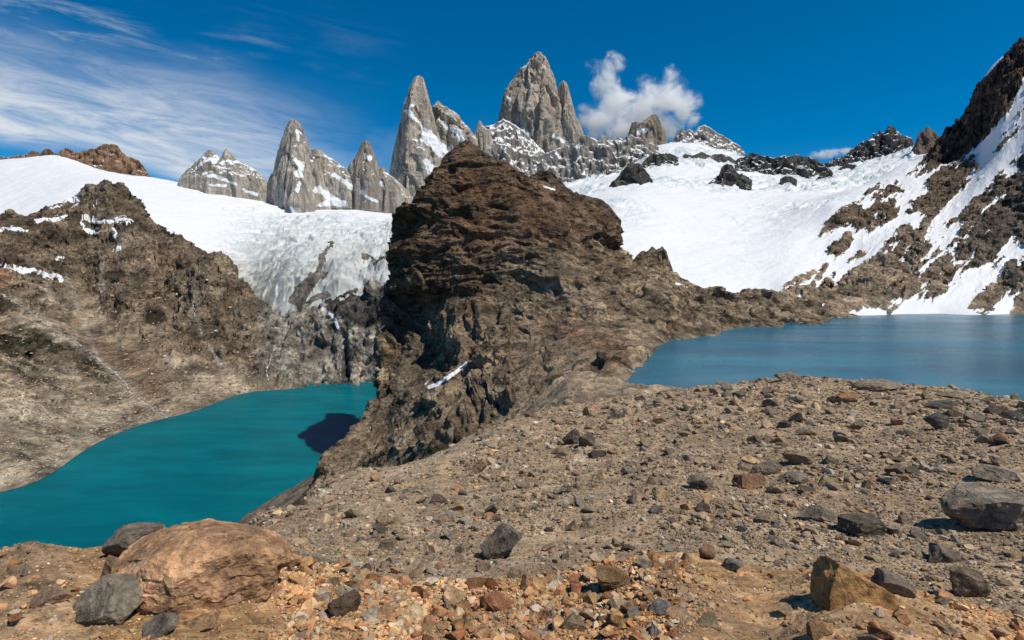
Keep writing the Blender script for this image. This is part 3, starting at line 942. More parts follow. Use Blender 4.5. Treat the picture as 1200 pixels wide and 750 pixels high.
def massif(name, towers, seed, c0, c1, c2, label, snows=(), snowy=0.0, yspan=None, cat='rock spire'):
    Vs, Qs, Cs, Ss = [], [], [], []
    off = 0
    for k, tw in enumerate(towers):
        G = tower(*tw)
        nz, nth = G.shape[:2]
        N = grid_normals(G, True)
        ctr = G.mean(1, keepdims=True)
        N = N * np.sign((N[..., :2] * (G - ctr)[..., :2]).sum(-1) + 1e-9)[..., None]
        P = G.reshape(-1, 3)
        px, py = proj(P)
        t = fbm(P, 130, 5, 0.55, seed + k, (1, 1, 0.22))
        t2 = fbm(P, 60, 5, 0.6, seed + 7, (1.6, 1.6, 0.12))
        col = lerp3(rgb(*c0), rgb(*c1), sstep(t, -0.5, 0.5))
        y0, y1 = yspan or (tw[0][0][0], tw[0][-1][0])
        top = sstep(-(py - y0) / (y1 - y0) + 0.4 * t, -0.75, -0.1)
        col = lerp3(col, rgb(*c2), top * 0.6 * sstep(t2, -0.5, 0.5))
        dark = sstep(t2, 0.12, 0.5)
        col = col * (1 - 0.35 * dark)[:, None]
        led = fbm(P, 55, 5, 0.62, seed + 4, (1, 1, 1.0))
        sn = 0.10 - 0.35 * sstep(np.repeat(np.arange(nz), nth) / nz, 0.10, 0.02) + (N[..., 2].reshape(-1) - 0.18) * 0.75 + 0.42 * led + snowy
        jx, jy = led * 7, fbm(P, 60, 4, 0.6, seed + 9) * 6
        for L, w in snows:
            sn = np.maximum(sn, 1.0 - linedist(px + jx, py + jy, L) / (2.0 * w))
        Vs.append(P)
        Qs.append(grid_faces(nz, nth, True, off))
        Cs.append(col)
        Ss.append(sn)
        off += len(P)
    V = np.concatenate(Vs)
    me = mesh_from(name, V, np.concatenate(Qs), {'Col': np.concatenate(Cs), 'snow': np.concatenate(Ss), 'ice': np.tile(SNOW, (len(V), 1))})
    return link(name, me, M_GRANITE, label=label, cat=cat)


GR0, GR1, GR2 = (.44, .395, .34), (.62, .565, .49), (.44, .31, .20)


def build_spires():
    # the rusty crest on the far left skyline
    ridge('rock_crest', [(-60, 190), (-20, 184), (0, 183.5), (11, 184), (30, 181), (39, 176), (47, 180), (56, 174), (66, 181), (77, 173), (90, 179), (100, 176), (112, 173.5), (119, 170),
                         (123, 168), (138, 170), (142, 177), (150, 184), (160, 187), (167, 193), (172, 201), (178, 210)],
          2760, [(-60, 200), (0, 193), (60, 190), (86, 200), (124, 205), (150, 204), (180, 213)], 120, 101, M_GRANITE, (.24, .14, .085), (.42, .27, .175),
          'rust brown rocky crest on the snow skyline', 'rock crest', 12, 20, 0.28, -0.04)
    massif('rock_spire', [
        ([(174, 264, 265.5), (180, 261, 271), (188, 256, 278), (196, 250, 290), (204, 243, 298), (214, 232, 306), (226, 229, 310), (238, 228, 311)], 2420, 'arete', 0.8, 111, 9, 14),
        ([(175.5, 244, 249), (184, 236, 256), (190, 229, 262), (199, 222, 266), (212, 210, 268), (224, 206, 272), (236, 204, 272)], 2450, 'wall', 0.7, 113, 9, 14),
        ([(193, 285, 290), (200, 279, 301), (210, 274, 311), (222, 272, 316), (240, 270, 318)], 2430, 'wall', 0.8, 115, 9, 12)],
        110, GR0, GR1, (.30, .25, .20), 'low broad pale grey rock peak with two blunt tops above the glacier',
        [([(232, 196), (246, 186), (252, 190)], 2.2), ([(240, 203), (262, 210), (276, 216)], 2.0), ([(246, 214), (262, 219)], 1.8), ([(286, 224), (300, 228)], 2.5)], 0.06)
    massif('rock_spire', [
        ([(139.5, 341, 348), (145, 337, 352), (151, 334, 355), (160, 331.5, 359), (173, 328, 363), (190, 324, 372), (206, 320, 379), (225, 318, 385), (250, 318, 390)], 2400, 'arete', 0.95, 121, 12, 16),
        ([(175, 364, 376), (181, 362, 382), (188, 360, 392), (197, 360, 404), (208, 358, 415), (222, 356, 420), (246, 356, 424)], 2450, 'right', 0.6, 123, 12, 14),
        ([(200, 341, 352), (212, 338, 361), (226, 335, 367), (240, 333, 371), (259, 340, 368)], 2290, 'arete', 1.0, 125, 10, 14),
        ([(203, 318, 326), (212, 314, 332), (228, 310, 336), (240, 308, 338)], 2430, 'wall', 0.8, 127, 9, 12)],
        120, GR0, GR1, (.34, .29, .23), 'tall pointed grey granite spire with a stepped right shoulder and snowy foot',
        [([(352, 158), (346, 152), (350, 166)], 1.6), ([(349, 190), (352, 196), (350, 206)], 4.0), ([(350, 216), (348, 222)], 2.5), ([(372, 222), (384, 230), (396, 236)], 4.5),
         ([(392, 205), (410, 216), (418, 224)], 3.0), ([(340, 246), (346, 252)], 3.0), ([(376, 240), (404, 238)], 4)], 0.0)
    massif('rock_spire', [
        ([(164.5, 425, 432), (170, 422.5, 434.5), (177, 420, 437), (185, 416, 440), (193, 409, 443), (203, 405, 447), (220, 402, 452), (250, 400, 456)], 2480, 'left', 0.9, 131, 10, 12),
        ([(196, 446, 450), (203, 443, 454), (212, 440, 462), (226, 438, 470), (252, 436, 474)], 2500, 'wall', 0.8, 133, 9, 12)],
        130, (.30, .275, .245), (.48, .44, .39), (.50, .36, .25), 'small sharp spire standing between two much taller spires',
        [([(428, 182), (434, 186)], 1.8), ([(424, 226), (440, 236)], 2.4), ([(446, 214), (450, 222)], 1.6)], 0.0)
    massif('rock_spire', [
        ([(88, 489, 493), (91, 485, 496), (95, 483, 498), (107, 478, 501), (120, 473, 504), (130, 470, 507), (150, 467, 512), (165, 463.5, 516), (180, 460, 520), (195, 457, 524), (215, 453, 530), (250, 450, 536)], 2900, 'arete', 0.95, 141, 13, 20),
        ([(196, 440, 446), (203, 438, 454), (214, 436, 470), (232, 434, 486), (250, 434, 490)], 2650, 'wall', 0.7, 143, 10, 16),
        ([(118, 511, 514), (124, 508, 519), (128, 506, 527), (133, 505, 535), (142, 503, 542), (152, 500, 552), (162, 500, 559), (190, 498, 566), (225, 498, 570)], 3000, 'wall', 0.7, 145, 18, 22),
        ([(141, 561, 563), (147, 559, 566), (155, 556, 574), (175, 552, 580), (215, 550, 584)], 3050, 'wall', 0.7, 147, 14, 16)],
        140, (.43, .385, .33), (.61, .555, .48), (.58, .43, .30), 'slender leaning orange grey spire just left of the dark pyramid summit',
        [([(476, 130), (484, 138), (496, 150), (504, 158)], 2.2), ([(502, 160), (510, 170), (520, 178)], 8.0), ([(500, 190), (507, 202)], 4.5), ([(516, 140), (522, 150)], 2.2), ([(530, 150), (545, 166)], 3.0), ([(484, 122), (478, 132)], 1.3)], 0.02, (88, 250))
    massif('rock_spire', [
        ([(63, 628, 635), (66, 623.5, 639), (70, 620, 641.5), (80, 611, 645), (88, 605, 648), (97, 598.5, 651), (108, 592, 654), (120, 588, 658), (132, 585, 664), (142, 583.5, 670), (155, 583, 676), (175, 582, 682), (200, 582, 684)], 3700, 'wall', 0.75, 151, 20, 24),
        ([(94.5, 657.5, 662), (99, 655, 665), (110, 653, 668), (125, 652, 672), (140, 652, 677), (152, 652, 681), (170, 652, 690), (195, 650, 694)], 3620, 'arete', 0.9, 153, 14, 16)],
        150, (.43, .375, .315), (.60, .53, .45), (.56, .41, .285), 'largest granite tower, broad and blunt topped, with a small pinnacle on its right side',
        [([(614, 80), (621, 74)], 1.2), ([(594, 112), (598, 118)], 1.2), ([(650, 160), (662, 166)], 2.0), ([(604, 150), (618, 158)], 3)], -0.08)
    # snowy shoulder below the great tower, and the fluted wall in front of it
    ridge('rock_ridge', [(552, 164), (560, 152), (568, 148), (578, 146), (590, 139), (600, 144), (612, 152), (622, 162), (634, 174), (650, 190)],
          3350, [(545, 185), (590, 200), (640, 205), (655, 205)], 260, 161, M_GRANITE, (.28, .255, .23), (.46, .42, .375),
          'snow dusted shoulder of rock under the left foot of the largest tower', 'rock ridge', 10, 18, 0.55, 0.12)
    ridge('rock_ridge', [(562, 186), (572, 172), (582, 168), (594, 170), (604, 178), (618, 182), (630, 183), (644, 178), (656, 173), (668, 170), (678, 163), (682, 158), (688, 158), (692, 161), (700, 164), (706, 158),
                         (711, 160), (716, 164), (724, 160), (730, 164), (738, 156), (744, 160), (752, 163), (762, 168), (772, 172)],
          2420, [(560, 220), (620, 220), (650, 226), (690, 230), (720, 214), (760, 198), (775, 186)], 190, 171, M_GRANITE, (.26, .24, .22), (.47, .435, .395),
          'long dark fluted rock wall with a saw tooth crest below the largest tower', 'rock ridge', 22, 22, 0.40, 0.10)
    massif('rock_spire', [
        ([(133.5, 765, 769), (137, 761, 772), (142, 754, 774), (146, 748, 775.5), (152, 744, 778), (159, 741, 780), (170, 738, 782), (185, 736, 786)], 3150, 'wall', 0.6, 181, 14, 14),
        ([(143, 741, 749), (148, 738.5, 752), (156, 736, 756), (172, 734, 760), (185, 734, 762)], 3170, 'left', 0.6, 183, 10, 12)],
        180, (.32, .27, .22), (.47, .40, .33), (.44, .32, .22), 'short square topped tan rock tower standing against the white cloud', [([(748, 156), (756, 153)], 2.0)], -0.08, None)
    ridge('rock_ridge', [(784, 172), (792, 158), (796, 154), (799, 149), (803, 154), (808, 151), (813, 155), (818, 149), (825, 146.5), (832, 150), (841, 156), (848, 159), (853, 163), (860, 167), (868, 172), (872, 178)],
          2750, [(784, 178), (800, 172), (830, 172), (850, 172), (872, 182)], 120, 191, M_GRANITE, (.26, .24, .21), (.43, .39, .345),
          'serrated grey crest of needles along the top of the right snowfield', 'rock ridge', 14, 10, 0.45, 0.06)
    ridge('rock_outcrop', [(862, 190), (868, 185), (876, 182), (883, 179.5), (892, 183), (905, 185), (916, 182), (927, 181.5), (938, 183), (953, 185), (962, 190), (970, 197), (976, 204)],
          2180, [(862, 194), (880, 197), (900, 201), (915, 209), (935, 215), (950, 215), (976, 209)], 90, 201, M_GRANITE, (.06, .058, .06), (.155, .145, .135),
          'long dark rock band breaking the right snowfield skyline', 'rock outcrop', 12, 24, 0.42, 0.0)
    ridge('rock_outcrop', [(832, 216), (836, 210), (843, 205), (847, 195), (852, 192), (858, 194), (862, 200), (872, 204), (880, 210)],
          1820, [(832, 220), (850, 216), (866, 212), (882, 212)], 50, 211, M_GRANITE, (.06, .06, .06), (.17, .16, .145),
          'ragged black outcrop alone in the upper right snowfield', 'rock outcrop', 9, 17, 0.34, -0.04)
    ridge('rock_outcrop', [(914, 210), (920, 206), (928, 207), (934, 211)], 1900, [(914, 213), (924, 217), (934, 213)], 30, 216, M_GRANITE, (.07, .07, .07), (.18, .165, .15),
          'tiny dark outcrop in the snow just below the long dark rock band', 'rock outcrop', 4, 5, 0.15, -0.1)
    ridge('rock_outcrop', [(712, 222), (718, 212), (727, 204), (733, 195), (740, 190), (748, 191), (755, 197), (761, 206), (764, 212)],
          1780, [(712, 226), (735, 220), (750, 214), (766, 214)], 60, 221, M_GRANITE, (.07, .066, .062), (.16, .145, .13),
          'dark rock island in the snow beside the ice cliff below the fluted wall', 'rock outcrop', 9, 17, 0.3, -0.06)
    ridge('rock_outcrop', [(748, 196), (756, 186), (766, 180), (778, 178), (786, 181), (795, 184)], 2150, [(748, 201), (770, 194), (796, 187)], 45, 226, M_GRANITE, (.08, .074, .07), (.17, .155, .14),
          'low dark rock strip in the snow beneath the tan tower', 'rock outcrop', 8, 14, 0.45, 0.04)
    for i, (sk, lab) in enumerate([([(796, 186), (803, 180), (812, 182), (822, 178), (834, 183)], 'thin broken rock strip under the serrated grey crest'),
                                   ([(826, 186), (836, 181), (846, 180), (856, 184), (864, 190)], 'thin rock strip between the serrated crest and the long dark band')]):
        s_ = np.array(sk, float)
        ridge('rock_outcrop', sk, 2230, [(s_[0, 0], s_[0, 1] + 2), (s_[2, 0], s_[2, 1] + 8), (s_[-1, 0], s_[-1, 1] + 3)], 40, 230 + i, M_GRANITE, (.09, .085, .08), (.2, .185, .165), lab, 'rock outcrop', 5, 7, 0.35, 0.0)
    ridge('distant_peak', [(960, 196), (975, 188), (988, 184), (1000, 174), (1006, 169), (1014, 165), (1020, 162), (1024, 157), (1028, 160), (1031, 151), (1036, 157), (1039, 153), (1042, 146), (1047, 149), (1055, 158), (1062, 160), (1069, 163), (1072, 172), (1084, 182)],
          3000, [(960, 200), (1000, 200), (1040, 200), (1084, 190)], 260, 241, M_GRANITE, (.05, .052, .06), (.12, .115, .115),
          'jagged blue black peak streaked with snow on the right skyline', 'mountain peak', 16, 26, 0.34, 0.02)
    ridge('rock_outcrop', [(976, 204), (984, 197), (994, 192), (1004, 194), (1010, 200), (1020, 198), (1026, 203)], 2360, [(976, 207), (992, 207), (1026, 207)], 40, 246, M_GRANITE, (.06, .06, .06), (.15, .14, .13),
          'dark rock patch below the jagged blue black peak', 'rock outcrop', 6, 8, 0.2, -0.05)
    ridge('rock_crest', [(1066, 182), (1073, 166), (1077, 155), (1082, 152), (1088, 147.5), (1092, 152), (1098, 157), (1106, 170)],
          2300, [(1066, 186), (1085, 180), (1106, 178)], 90, 251, M_GRANITE, (.14, .105, .085), (.26, .20, .155),
          'small brown horn where the snow col meets the right mountainside', 'rock crest', 8, 10, 0.12, -0.1)


# ------------------------------------------------------------------ the dark pyramid peak
def build_pyramid():
    # rows from the summit to the foot; each row runs round the peak from hidden back-left to hidden back-right
    rows = [
        [(543, 164, 484), (540, 166, 480), (542, 164, 476), (545, 163, 475), (548, 163, 475), (551, 164, 477), (553, 165, 480), (553, 166, 484), (550, 166, 488)],
        [(526, 192, 500), (514, 199, 478), (521, 206, 463), (534, 209, 456), (550, 210, 455), (566, 208, 458), (582, 203, 466), (596, 201, 490), (562, 200, 520)],
        [(500, 240, 530), (481, 240, 470), (492, 250, 447), (522, 252, 432), (556, 250, 425), (596, 248, 428), (640, 234, 468), (668, 231, 540), (610, 238, 620)],
        [(480, 285, 560), (457, 288, 468), (472, 318, 430), (512, 322, 412), (556, 312, 402), (606, 290, 402), (662, 272, 430), (716, 262, 530), (660, 270, 680)],
        [(475, 335, 580), (453, 335, 468), (470, 350, 448), (504, 350, 432), (548, 340, 402), (606, 330, 390), (668, 318, 398), (730, 302, 520), (720, 310, 700)],
        [(470, 395, 600), (447, 398, 470), (472, 408, 456), (504, 396, 432), (538, 386, 390), (604, 378, 362), (684, 362, 365), (770, 334, 500), (780, 340, 700)],
        [(465, 445, 620), (439, 446, 480), (462, 452, 460), (499, 442, 430), (548, 426, 372), (612, 418, 335), (692, 399, 320), (782, 394, 402), (830, 400, 640)],
        [(465, 500, 600), (431, 482, 486), (460, 478, 445), (500, 464, 378), (556, 452, 338), (622, 440, 300), (694, 416, 285), (746, 419, 294), (810, 425, 500)],
        [(430, 560, 540), (394, 530, 436), (432, 522, 408), (486, 504, 352), (562, 484, 296), (634, 466, 260), (694, 445, 249), (742, 450, 262), (800, 445, 400)],
        [(400, 605, 485), (354, 582, 392), (398, 572, 365), (468, 546, 322), (562, 512, 250), (642, 486, 222), (698, 470, 222), (740, 462, 240), (790, 460, 330)],
        [(400, 650, 440), (362, 640, 350), (402, 630, 335), (470, 600, 295), (562, 560, 220), (645, 520, 195), (700, 490, 195), (745, 480, 215), (790, 480, 280)],
    ]
    fac = [1.35, 1.35, 1.35, 1.34, 1.32, 1.24, 1.14, 1.06, 1.0, 1.0, 1.0]
    L = np.array([[at(x, y, d * (f if (j < 7 or i < 5) else 1.0)) for j, (x, y, d) in enumerate(r)] for i, (r, f) in enumerate(zip(rows, fac))])
    G = spline_up(spline_up(L, 900, 1), 820, 0)
    N = grid_normals(G)
    ctr = at(560, 330, 700)
    N = N * np.sign(((G - ctr) * N).sum(-1))[..., None]
    P = G.reshape(-1, 3)
    px, py = proj(P)
    Nf = N.reshape(-1, 3)
    # smooth normals a little by using the un-displaced surface; strata dip gently to the right
    q = P @ np.array([[1, 0, 0.22], [0, 1, 0.0], [-0.22, 0, 1]]).T
    low_ = sstep(py, 330, 420)
    th_ = 0.05 - 0.42 * sstep(px, 540, 650) + 0.65 * low_ * sstep(px, 640, 520)
    qs = np.stack([P[:, 0] * np.cos(th_) + P[:, 2] * np.sin(th_), P[:, 1], P[:, 2] * np.cos(th_) - P[:, 0] * np.sin(th_)], -1)
    big = fbm(P, 95, 4, 0.5, 301, ridged=True)
    mid = fbm(P, 34, 5, 0.56, 302, ridged=True)
    strat = fbm(qs, 24, 5, 0.56, 303, (0.35, 0.35, 1.9), ridged=True)
    fine = fbm(P, 9, 4, 0.6, 304, ridged=True)
    flut = fbm(P, 16, 4, 0.55, 305, (1, 1, 0.14), ridged=True)
    top = sstep(py, 163, 200)
    steep = 1 - np.abs(Nf[:, 2])
    wall = sstep(steep, 0.45, 0.8)
    # the ribs on the lower slab run down towards the lower left
    rib = fbm(np.stack([P[:, 0] * 0.85 + P[:, 2] * 0.5, P[:, 1] * 0.15, (P[:, 2] * 0.85 - P[:, 0] * 0.5) * 0.18], -1), 11, 4, 0.55, 306, ridged=True)
    slab = sstep(polydist(px, py, [(360, 600), (440, 490), (520, 455), (600, 450), (580, 500), (470, 560)]), -20, 25)
    sl1 = 1 - 0.62 * slab
    dis = sl1 * (5 + 5 * top) * big + sl1 * (1.5 + 2 * top) * mid + (1.5 + 2.5 * top) * strat + 1.2 * fine + wall * 3.0 * flut + slab * 2.5 * rib + sl1 * (0.5 + 0.5 * top) * 9.5 * cells(qs, 40, 6.1, (.6, .6, 1.35)) + (1 - 0.5 * slab) * (0.6 + 0.4 * top) * 5.5 * cells(qs, 17, 6.4, (.5, .5, 1.5)) + 1.7 * cells(qs, 7, 6.8, (.45, .45, 1.7))
    # deep shaded recess between the two buttresses on the left face, and the overhang shadow band under the ledge
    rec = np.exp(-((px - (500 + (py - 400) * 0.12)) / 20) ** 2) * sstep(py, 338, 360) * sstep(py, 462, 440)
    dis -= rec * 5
    led = np.exp(-((py - (336 + (px - 500) * 0.02 + 4 * fbm(P, 50, 3, seed=308))) / 5) ** 2) * sstep(px, 450, 470) * sstep(px, 650, 600)
    dis += led * 3
    und = np.exp(-((py - (346 + (px - 500) * 0.02 + 4 * fbm(P, 50, 3, seed=308))) / 6) ** 2) * sstep(px, 470, 490) * sstep(px, 640, 590)
    dis -= und * 3
    clf = np.exp(-(linedist(px + fbm(P, 20, 3, seed=309) * 5, py, [(553, 362), (552, 395), (545, 418), (535, 430)]) / 4) ** 2)
    dis -= clf * 4
    cav = np.exp(-(linedist(px + fbm(P, 20, 3, seed=310) * 8, py, [(560, 462), (540, 480), (520, 505)]) / 7) ** 2)
    dis -= cav * 3
    hid = sstep(py, 540, 600) * 0
    dis = dis * (0.55 + 0.45 * sstep(py, 160, 225))
    dis = dis * np.where(px > 600, 0.3 + 0.7 * sstep(P[:, 2], ZR - 2, ZR + 26), 1.0)
    P = P + Nf * dis[:, None]
    G = P.reshape(G.shape)
    N2 = grid_normals(G).reshape(-1, 3)
    px, py = proj(P)
    t = fbm(P, 60, 5, 0.6, 311)
    t2 = fbm(q, 18, 5, 0.6, 312, (0.5, 0.5, 1.6))
    # dark chocolate near the top, tan and grey below right
    w = sstep((py - 310) / 130.0 + (px - 560) / 420.0 + 0.35 * t, -0.15, 0.75)
    col = lerp3(rgb(.12, .077, .047), rgb(.225, .145, .086), sstep(t2 + 0.4 * t, -0.5, 0.5))
    tan = lerp3(rgb(.225, .165, .108), rgb(.45, .335, .22), sstep(t2 + 0.5 * t, -0.45, 0.5))
    col = lerp3(col, tan, w)
    redd = sstep(polydist(px, py, [(545, 200), (640, 225), (660, 290), (590, 290), (540, 270)]), -25, 25) * sstep(fbm(P, 40, 4, seed=313), -0.3, 0.3)
    col = lerp3(col, rgb(.20, .095, .048), redd * 0.7)
    rb = np.exp(-(linedist(px + t * 14, py + t2 * 6, [(500, 342), (560, 338), (620, 330)]) / 9) ** 2)
    col = lerp3(col, rgb(.155, .08, .045), rb * 0.6)
    rr = np.exp(-(linedist(px + t * 12, py + t2 * 8, [(650, 385), (700, 396), (735, 415), (700, 432)]) / 10) ** 2)
    col = lerp3(col, rgb(.22, .12, .065), rr * 0.6)
    gl = sstep(polydist(px, py, [(470, 300), (540, 285), (560, 330), (500, 350)]), -10, 15) * sstep(flut, -0.1, 0.6)
    col = lerp3(col, rgb(.16, .145, .125), gl * 0.5)
    grey = sstep(polydist(px, py, [(600, 260), (700, 300), (730, 340), (640, 370), (560, 330)]), -25, 30)
    col = lerp3(col, rgb(.29, .235, .175), grey * 0.55 * sstep(t2, -0.5, 0.3))
    wall_shade = sstep(polydist(px, py, [(450, 420), (500, 330), (520, 430), (470, 490), (430, 500)]), -10, 20)  # shade of the left-facing wall, painted into the rock colour
    col = lerp3(col, rgb(.10, .08, .06), wall_shade * 0.6)
    sl = slab * sstep(t2 + rib * 0.5, -0.4, 0.6)
    col = lerp3(col, rgb(.29, .222, .152), sl * 0.7)
    # sand apron beneath the snow patch and the pale sandy toe by the right lake
    toe = sstep(polydist(px, py, [(640, 455), (690, 442), (735, 450), (760, 470), (640, 490), (600, 478)]), -5, 8)
    col = lerp3(col, rgb(.29, .235, .17), toe * 0.8)
    seam = np.exp(-(linedist(px, py, [(655, 382), (690, 388)]) / 1.6) ** 2)
    col = lerp3(col, rgb(.45, .28, .19), seam)
    jx, jy = fbm(P, 10, 3, seed=321) * 2.5, fbm(P, 9, 3, seed=322) * 2
    sn = np.maximum.reduce([
        1.15 - linedist(px + jx, py + jy, [(503, 454), (520, 446), (534, 436), (546, 426)]) / 3.6,
        0.9 - linedist(px + jx, py + jy, [(498, 450), (502, 446)]) / 2.4,
        0.9 - linedist(px + jx, py + jy, [(638, 219), (650, 222)]) / 3.0,
        0.9 - linedist(px + jx, py + jy, [(682, 228), (690, 234)]) / 3.0])
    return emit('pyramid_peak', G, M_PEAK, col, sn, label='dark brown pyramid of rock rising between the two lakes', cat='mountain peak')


def build_tail():
    """the low tan ridge that runs from the pyramid to the far end of the right lake, damming the glacier"""
    rows = [
        [(690, 300, 860), (770, 345, 840), (850, 370, 760), (930, 385, 720), (1010, 385, 700)],
        [(690, 262, 790), (745, 318, 740), (850, 352, 670), (905, 358, 665), (990, 370, 680)],
        [(696, 256, 770), (735, 300, 700), (800, 330, 640), (850, 343, 620), (905, 347, 625), (965, 360, 640), (1010, 372, 655)],
        [(690, 285, 740), (740, 320, 640), (800, 350, 560), (850, 360, 555), (905, 362, 575), (950, 370, 600), (1000, 375, 640)],
        [(690, 330, 680), (745, 350, 560), (800, 378, 450), (855, 376, 505), (905, 374, 542), (960, 376, 570), (1000, 379, 600)],
        [(680, 390, 560), (735, 400, 420), (790, 401, 400), (866, 385, 494), (905, 381, 527), (960, 378, 557), (1000, 382, 570)],
        [(680, 430, 480), (735, 445, 390), (792, 420, 372), (866, 400, 450), (905, 395, 480), (960, 390, 510), (1000, 392, 520)],
    ]
    n = 7
    L = []
    for r in rows:
        r = np.array(r, float)
        t = np.linspace(0, len(r) - 1, n)
        L.append(at(np.interp(t, np.arange(len(r)), r[:, 0]), np.interp(t, np.arange(len(r)), r[:, 1]), np.interp(t, np.arange(len(r)), r[:, 2])))
    G = spline_up(spline_up(np.array(L), 620, 1), 380, 0)
    N = fix_up(grid_normals(G))
    P = G.reshape(-1, 3)
    Nf = N.reshape(-1, 3)
    fade = sstep(P[:, 2], ZR - 4, ZR + 14)
    b = fbm(P, 46, 5, 0.56, 331, ridged=True)
    q = P @ np.array([[1, 0, 0.3], [0, 1, 0.0], [-0.3, 0, 1]]).T
    s = fbm(q, 16, 5, 0.56, 332, (0.4, 0.4, 1.8), ridged=True)
    f2 = fbm(P, 7, 4, 0.6, 333, ridged=True)
    P = P + Nf * ((3.5 * b + 1.5 * s + 1.2 * f2 + 10 * cells(q, 30, 7.1, (.8, .8, 1.3)) + 4.5 * cells(q, 12, 7.4)) * (0.25 + 0.75 * fade))[:, None]
    px, py = proj(P)
    t = fbm(P, 40, 5, 0.6, 334)
    col = lerp3(rgb(.22, .165, .112), rgb(.45, .34, .225), sstep(t + 0.5 * s, -0.5, 0.5))
    red = sstep(polydist(px, py, [(740, 360), (800, 372), (790, 405), (740, 430)]), -12, 12)
    col = lerp3(col, rgb(.21, .125, .075), red * 0.4)
    sn = np.maximum(0, 0.75 - linedist(px, py, [(792, 332), (806, 336)]) / 4)
    return emit('rock_ridge', P.reshape(G.shape), M_PEAK, col, sn, label='low tan rock ridge running out along the far left shore of the right lake', cat='rock ridge')


def build_hump():
    return ridge('rock_crest', [(606, 222), (614, 214), (620, 209), (630, 203), (637, 201), (644, 200), (651, 206), (657, 213), (664, 220), (673, 226), (686, 229), (704, 233), (714, 240), (722, 250), (720, 262)], 740,
                 [(606, 236), (640, 244), (690, 252), (724, 274)], 60, 345, M_PEAK, (.10, .068, .046), (.24, .175, .118),
                 'brown crest on the right shoulder of the dark pyramid, with snow scraps', 'rock crest', 3.0, 9.0, 0.0, -0.55, nr=70, step=0.4)


def build_knob():
    return ridge('rock_outcrop', [(734, 322), (740, 308), (747, 298), (753, 294), (758, 296), (764, 290), (769, 294), (776, 290), (781, 294), (784, 303), (790, 322)], 690,
                 [(734, 324), (748, 330), (768, 330), (790, 324)], 34, 341, M_PEAK, (.22, .165, .115), (.44, .335, .225),
                 'knobbly tan outcrop against the foot of the right glacier', 'rock outcrop', 2.0, 7.0, 0.0, -0.6, nr=70, step=0.3)


# ------------------------------------------------------------------ flank of the viewpoint ridge
def build_flank():
    X, Y = np.meshgrid(np.linspace(-330, 330, 420), np.concatenate([np.linspace(-60, 60, 140)[:-1], np.linspace(60, 640, 300)]))
    z0 = np.interp(Y, [-60, 5, 13, 27, 60, 120, 200, 262, 300, 335, 640], [-5, -5, -8.5, -13.5, -17, -27.5, -41, -44.2, -55, -66, -190])
    xe = np.interp(Y, [-60, 4, 13, 27, 45, 60, 200, 300], [-4, -4, -6, -11, -6, 0, 22, 30])
    z = z0 + np.minimum(0, 0.78 * (X - xe)) - np.maximum(0, 0.16 * (X - xe - 14))
    xs = np.interp(Y, [300, 465, 567, 640], [-212, -227, -200, -190])
    z = np.where(Y > 280, np.maximum(z, np.minimum(-200 + 0.55 * (X - xs), -118)), z)
    z = np.maximum(z, -245)
    P = np.stack([X, Y, z], -1).reshape(-1, 3)
    dist = np.hypot(P[:, 0], P[:, 1])
    P[:, 2] += np.minimum(dist / 60, 1) * (3.0 * fbm(P, 40, 5, 0.55, 351)) * sstep(P[:, 0], 30, -60)
    t = fbm(P, 30, 5, 0.6, 352)
    t2 = fbm(P, 7, 5, 0.65, 353)
    col = lerp3(rgb(.15, .118, .085), rgb(.27, .215, .155), sstep(t + 0.5 * t2, -0.5, 0.5))
    toe = sstep(P[:, 1], 120, 170) * sstep(P[:, 0], -30, 0)
    col = lerp3(col, lerp3(rgb(.24, .185, .125), rgb(.42, .33, .225), sstep(t2, -0.4, 0.4)), toe)
    P[:, 2] += toe * (1.0 * t2 + 3.0 * cells(P, 15, 8.1, (.6, 1, 1)) + 1.5 * cells(P, 6.5, 8.4) + 1.6 * fbm(P, 18, 4, 0.6, 354, ridged=True))
    return emit('terrain', P.reshape(X.shape + (3,)), M_FLANK, col, kind='structure')


